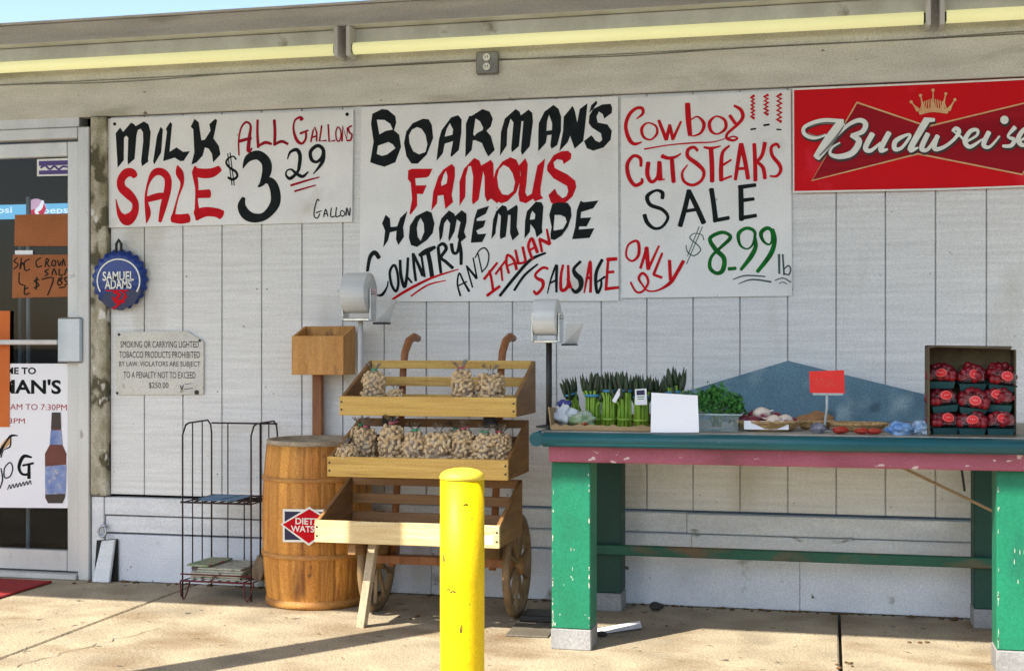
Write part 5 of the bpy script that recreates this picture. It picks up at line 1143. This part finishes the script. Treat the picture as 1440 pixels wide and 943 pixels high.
def basket(px0, px1, Y, h, label, dd=.085):
    xa, xb = xat(px0, Y), xat(px1, Y); cx, rx = (xa + xb) / 2, (xb - xa) / 2
    o = thing('wicker_basket', label, 'basket', (cx, Y, ZT2), 'shallow wicker baskets on the table')
    b = MB(); seg = 56
    rings = []
    prof = [(.70, 0), (.86, h * .3), (.96, h * .75), (1.0, h), (.97, h), (.90, h * .72), (.80, h * .34), (.62, .006)]
    for j, (f, z) in enumerate(prof):
        rings.append([b.b.verts.new((cx + rx * f * math.cos(2 * math.pi * k / seg) * (1 + .012 * (k % 2 - .5) * (1 if j % 2 else -1)), Y + dd * f * math.sin(2 * math.pi * k / seg) * (1 + .012 * (k % 2 - .5)), ZT2 + z)) for k in range(seg)])
    for A, B in zip(rings, rings[1:]):
        for k in range(seg): b.face([A[k], A[(k + 1) % seg], B[(k + 1) % seg], B[k]])
    b.face(rings[0][::-1]); b.face(rings[-1]); b.build('weave', wicker_m, o)
    b = MB(); N = 72
    for ph in (0, math.pi):
        b.tube([(cx + rx * 1.0 * math.cos(2 * math.pi * k / N), Y + dd * 1.0 * math.sin(2 * math.pi * k / N) + .003 * math.cos(k * .9 + ph), ZT2 + h + .003 * math.sin(k * .9 + ph)) for k in range(N)], .0042, 6, closed=True)
    b.build('braided_rim', wicker_m, o)
    return cx, rx
def root_veg(name, m, c, rr, sq, seed, label, group, tail=None):
    b = MB(); b.ball(c, rr, 3, sq, .12, seed)
    if tail: b.tube([c + Vector((rr * .8 * tail[0], 0, rr * .3)), c + Vector((rr * 1.6 * tail[0], -.004, rr * .5))], [rr * .22, .001], 6)
    for f in b.b.faces: f.smooth = True
    return tag(b.build(name, m, loc=c - Vector((0, 0, rr * sq[2]))), label, 'vegetable', group)
cx, rx = basket(1036, 1126, -.80, .034, 'shallow wicker basket of white and purple roots beside the clear tub')
z = ZT2
r = random.Random(21)
for k, (dx, dy, dz, rr, m, nm) in enumerate(((-.085, .01, .035, .026, redonion, 'o'), (-.055, -.035, .034, .026, redonion, 'o'), (-.02, .035, .04, .028, turnip_m, 't'), (-.025, -.01, .062, .029, turnip_m, 't'), (.02, -.03, .036, .028, turnip_m, 't'), (.025, .03, .046, .026, redonion, 'o'), (.060, .0, .038, .026, turnip_m, 't'), (.085, .01, .034, .020, redonion, 'o'), (-.055, .03, .055, .022, redonion, 'o'))):
    if nm == 't': root_veg('turnip', m, Vector((cx + dx, -.80 + dy, z + dz)), rr, (1.1, 1, .86), k, 'pale turnip with purple shoulders in the basket beside the clear tub', 'turnips in the basket', (1 if k % 2 else -1,))
    else: root_veg('red_onion', m, Vector((cx + dx, -.80 + dy, z + dz)), rr, (1.05, 1, .85), k, 'dark purple onion in the basket beside the clear tub', 'purple onions in the basket')
b = MB(); b.box(cx - .085, cx + .075, -.874, -.872, z + .008, z + .040, bev=0); 
for v in b.b.verts: v.co.y += .012 * math.sin((v.co.x - cx) * 30)
tag(b.build('paper_strip', paper_m, loc=(cx, -.873, z + .01)), 'white paper strip tucked along the front of the root basket', 'paper')
cx2, rx2 = basket(1120, 1172, -.66, .030, 'small wicker basket holding brown potatoes under the red card', .06)
for k, (dx, dy, dz, rr) in enumerate(((-.04, 0, .034, .024), (.0, -.02, .036, .028), (.035, .0, .036, .027), (.01, .025, .046, .026), (-.02, .03, .036, .024))):
    root_veg('potato', potato_m, Vector((cx2 + dx, -.66 + dy, z + dz)), rr, (1.3, .95, .82), 30 + k, 'brown potato in the small basket under the red card', 'potatoes in the small basket')
cx3, rx3 = basket(1168, 1247, -.74, .026, 'flat empty looking wicker tray right of the red card', .07)
for k, (px, Y, rr, m, lab) in enumerate(((1150, -.90, .020, None, ''), (1182, -.93, .022, tomato_m, 'red tomato lying left of the two front tomatoes'), (1212, -.94, .020, tomato_m, 'red tomato in the middle of the table front'), (1229, -.94, .019, tomato_m, 'red tomato nearest the blue bags'))):
    c = Vector((xat(px, Y), Y, z + rr * .8))
    if m is None:
        b = MB(); b.ball(c, .022, 3, (1.3, .8, .9), .5, 4); tag(b.build('dark_packet', mat('dark_packet', (.03, .035, .08), (.3, .3, .34), sc=30, rough=.3, bump=.4), loc=c), 'small dark blue packet on the table front below the red card', 'packet')
    else:
        b = MB(); b.ball(c - Vector((0, 0, rr * .2)), rr, 3, (1.35, 1, .6), .22, k); tag(b.build('tomato', m, loc=c - Vector((0, 0, rr * .8))), lab, 'tomato', 'tomatoes at the table front')
for px, Y, sx, lab in ((1265, -.92, 1.3, 'blue plastic produce bag left of its paler twin'), (1296, -.90, 1.25, 'paler blue plastic bag right beside the cardboard box')):
    c = Vector((xat(px, Y), Y, z + .022)); b = MB(); b.ball(c, .032, 4, (sx, .9, .72), .5, px); tag(b.build('blue_bag', bluebag if px < 1280 else mat('pale_blue_bag', (.16, .33, .60), (.5, .6, .7), sc=24, rough=.22, bump=.7, bs=35), loc=c - Vector((0, 0, .022))), lab, 'bag', 'blue plastic bags')
# red price card on a clear stand
PY = -.80
q = [at(x, y, PY) for x, y in ((1138, 522), (1187, 520), (1188, 553), (1139, 552))]
o = thing('price_card', 'bright red price card on a clear plastic stand', 'price card', Vector(((q[0].x + q[2].x) / 2, PY, ZT2)))
b = MB(); b.prism([(p.x, p.z) for p in q], PY, PY + .002); b.build('red_card', price_m, o)
P = Paint(PY - .0004).region(1000, 460, 3.273)
for l in ([(480, 245), (486, 235), (490, 260), (478, 262)], [(500, 240), (520, 238), (508, 268)], [(530, 250), (545, 245), (540, 270), (526, 265)], [(560, 240), (555, 265), (575, 262)]): P.stroke(l, w=4)
P.build('faint_writing', mat('faint_orange', (.80, .075, .045), rough=.5, bump=0), o)
xc = (q[0].x + q[2].x) / 2; zl = q[2].z
b = MB(); b.box(xc - .052, xc + .058, PY - .004, PY + .006, zl - .008, zl + .001, bev=.002); b.tube([(xc, PY + .001, zl - .008), (xc, PY + .001, zl - .05), (xc - .010, PY + .002, ZT2 + .006)], .005, 8); b.box(xc - .04, xc + .02, PY - .03, PY + .03, ZT2, ZT2 + .005, bev=.002); b.build('stand', mat('clear_stand', (.50, .56, .55), (.36, .42, .42), rough=.15, bump=0, spec=.7), o)

# cardboard box of berry cartons, lying on its side with the opening to the front
xa, xb = .338, .636; YB_, YF_ = -.80, -.975; zt = 1.132
bx = thing('berry_box', 'brown cardboard box on its side holding nine cartons of red berries', 'box', ((xa + xb) / 2, -.88, ZT2))
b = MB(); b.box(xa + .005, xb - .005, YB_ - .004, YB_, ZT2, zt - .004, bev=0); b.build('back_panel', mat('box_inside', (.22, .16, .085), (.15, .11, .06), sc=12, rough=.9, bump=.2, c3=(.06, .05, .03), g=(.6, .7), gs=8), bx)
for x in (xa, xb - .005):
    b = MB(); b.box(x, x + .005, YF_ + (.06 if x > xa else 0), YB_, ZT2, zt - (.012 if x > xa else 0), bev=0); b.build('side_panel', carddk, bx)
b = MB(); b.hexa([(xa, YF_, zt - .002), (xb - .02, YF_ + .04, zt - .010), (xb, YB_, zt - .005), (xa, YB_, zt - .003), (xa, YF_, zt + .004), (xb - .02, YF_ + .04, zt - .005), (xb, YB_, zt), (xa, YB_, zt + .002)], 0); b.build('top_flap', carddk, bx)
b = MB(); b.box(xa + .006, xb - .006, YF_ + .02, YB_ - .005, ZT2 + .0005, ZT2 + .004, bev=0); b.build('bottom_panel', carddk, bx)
def carton(seed):
    o = thing('berry_carton', 'x', 'carton of berries', (0, 0, 0), 'cartons of red berries in the box')
    b = MB(); wb_, wt, h = .040, .046, .024
    def ring(w_, z_): return [b.b.verts.new((sx * w_, sy * w_, z_)) for sx, sy in ((-1, -1), (1, -1), (1, 1), (-1, 1))]
    R_ = [ring(wb_, 0), ring(wt, h), ring(wt + .003, h + .002), ring(wt - .002, h), ring(wb_ - .003, .004)]
    b.face(R_[0][::-1])
    for A, B in zip(R_, R_[1:]):
        for k in range(4): b.face([A[k], A[(k + 1) % 4], B[(k + 1) % 4], B[k]])
    b.face(R_[4]); b.build('tub', carton_m, o)
    r = random.Random(seed); b = MB()
    for k in range(38):
        x, y = r.uniform(-.042, .042), r.uniform(-.052, .038); e = 1 - (max(abs(x) / .06, abs(y) / .068)) ** 2
        b.ball((x, y, .020 + .055 * e * r.uniform(.55, 1.08) + r.uniform(0, .006)), r.uniform(.0125, .0165), 2, (1, 1, r.uniform(.9, 1.2)), .12, k)
    q = b.build('berries', berry_m, o); q['kind'] = 'stuff'
    b = MB(); b.hexa([(-.046, -.058, .03), (.046, -.058, .03), (.046, .045, .03), (-.046, .045, .03), (-.038, -.048, .074), (.038, -.048, .074), (.038, .038, .080), (-.038, .038, .080)], .008); b.build('clear_lid', bag_film, o)
    b = MB(); Rm = Matrix.Rotation(r.uniform(-.5, .5), 3, 'Z') @ Matrix.Rotation(R(r.uniform(50, 72)), 3, 'X'); c = Vector((r.uniform(-.012, .014), -.0585, r.uniform(.052, .064)))
    def dsc(r0, r1, up, n=24, sq=.86):
        A = [b.b.verts.new(c + Rm @ Vector((r0 * math.cos(2 * math.pi * k / n), sq * r0 * math.sin(2 * math.pi * k / n), up + .004 * math.cos(2 * math.pi * k / n) ** 2 * -(r0 / .02)))) for k in range(n)]
        if r1 is None: b.face(A)
        else:
            B = [b.b.verts.new(c + Rm @ Vector((r1 * math.cos(2 * math.pi * k / n), sq * r1 * math.sin(2 * math.pi * k / n), up + .004 * math.cos(2 * math.pi * k / n) ** 2 * -(r1 / .02)))) for k in range(n)]
            for k in range(n): b.face([A[k], A[(k + 1) % n], B[(k + 1) % n], B[k]])
    dsc(.0205, .0001, .0); st_ = b.build('round_sticker', sticker_m, o)
    b = MB(); dsc(.0188, .0176, .0010)
    for xx in (-.006, .0, .006): 
        A = [b.b.verts.new(c + Rm @ Vector((xx + u, v, .0012))) for u, v in ((-.0015, -.0022), (.0015, -.0022), (.0015, .0022), (-.0015, .0022))]; b.face(A)
    b.build('sticker_print', stickpale, st_)
    return o
cps = [carton(5), carton(6), carton(7)]; seen = set()
rows = ('bottom', 'middle', 'top'); colsn = ('left', 'centre', 'right')
r = random.Random(11)
for j in range(3):
    for i in range(3):
        p = Vector((xa + .052 + i * .096 + r.uniform(-.003, .003), YF_ + .080 + r.uniform(-.006, .004) + .012 * j, ZT2 + .0055 + j * .080)); rot = (R(r.uniform(2, 16) if j else 4), R(r.uniform(-7, 7)) if j else 0, R(r.uniform(-16, 16)))
        lab = f'berry carton in the {rows[j]} row, {colsn[i]} column of the cardboard box'
        k = (i + 2 * j + (j == 1)) % 3; cp = cps[k]
        if k not in seen: cp.location = p; cp.rotation_euler = rot; cp['label'] = lab; seen.add(k)
        else: dup(cp, p, lab, rot)

# ------------------------------------------------------------------ things on the pavement
b = MB(); b.box(-1.235, -1.065, -.775, -.53, .001, .007, bev=.002, rot=Matrix.Rotation(R(3), 3, 'Z')); tag(b.build('iron_plate', iron_m, loc=(-1.15, -.65, 0)), 'flat dark metal plate on the pavement beside the table leg', 'plate')
b = MB(); b.box(-1.235, -1.08, -.50, -.36, .002, .03, bev=.004); tag(b.build('black_tray', black_m, loc=(-1.15, -.43, 0)), 'low black tray on the ground behind the metal plate', 'tray')
b = MB(); b.ball((-.72, -.13, .018), .024, 2, (1.3, 1, .75), .3, 3); tag(b.build('dark_stone', rockdk, loc=(-.72, -.13, 0)), 'dark lump on the ground under the table by the wall', 'stone')
b = MB(); b.ball((-.86, -.70, .012), .014, 2, (1.5, 1, .8), .3, 6); tag(b.build('small_stone', rockdk, loc=(-.86, -.70, 0)), 'small dark stone just behind the front green leg', 'stone')
r = random.Random(17); b = MB()
for k in range(150):
    x = r.uniform(-3.3, .8); y = -.03 - abs(r.gauss(0, .35)) if r.random() < .7 else r.uniform(-1.7, -.1); s = r.uniform(.003, .010); Rz = Matrix.Rotation(r.uniform(0, 6.3), 3, 'Z') @ Matrix.Rotation(r.uniform(-.4, .4), 3, 'X')
    pts = [(-1, 0), (-.4, .35), (.5, .3), (1, 0), (.4, -.3), (-.5, -.35)]
    b.face([b.b.verts.new(Vector((x, y, .005)) + Rz @ Vector((u * s, v * s, .3 * s * abs(v)))) for u, v in pts])
tag(b.build('fallen_leaf_litter', leaf_dry), 'scattered bits of dry leaf litter on the pavement', 'litter', kind='stuff')
r = random.Random(18); b = MB()
for (px, py, n) in ((1190, 936, 6), (940, 878, 1), (120, 818, 3), (575, 868, 4), (1290, 905, 3)):
    u = (px - 720) / FPX; v = (HORY - py) / FPX; t = -CAM_H / v; X = t * (-sn + u * cs); Y = -CAM_D + t * (cs + u * sn)
    for k in range(n): b.ball((X + r.gauss(0, .03), Y + r.gauss(0, .03), .004), r.uniform(.004, .009), 1, (1.4, 1, .6), .3, k)
for k in range(170):
    X = r.uniform(-3.3, .8); b.ball((X, -.022 - abs(r.gauss(0, .018)), .004), r.uniform(.003, .009) * (1.6 if r.random() < .08 else 1), 1, (1.6, 1, .7), .3, k)
tag(b.build('pavement_crumbs', leaf_dry), 'small crumbs of dirt on the pavement', 'litter', kind='stuff')

def gpt(px, py, Z=.004):
    u = (px - 720) / FPX; v = (HORY - py) / FPX; t = (Z - CAM_H) / v
    return Vector((t * (-sn + u * cs), -CAM_D + t * (cs + u * sn), Z))
b = MB(); b.quad(gpt(834, 884), gpt(845, 891), gpt(903, 882, .010), gpt(900, 872, .010)); tag(b.build('paper_scrap', paper_m, loc=gpt(866, 882)), 'white paper scrap lying on the ground behind the front green leg', 'paper')
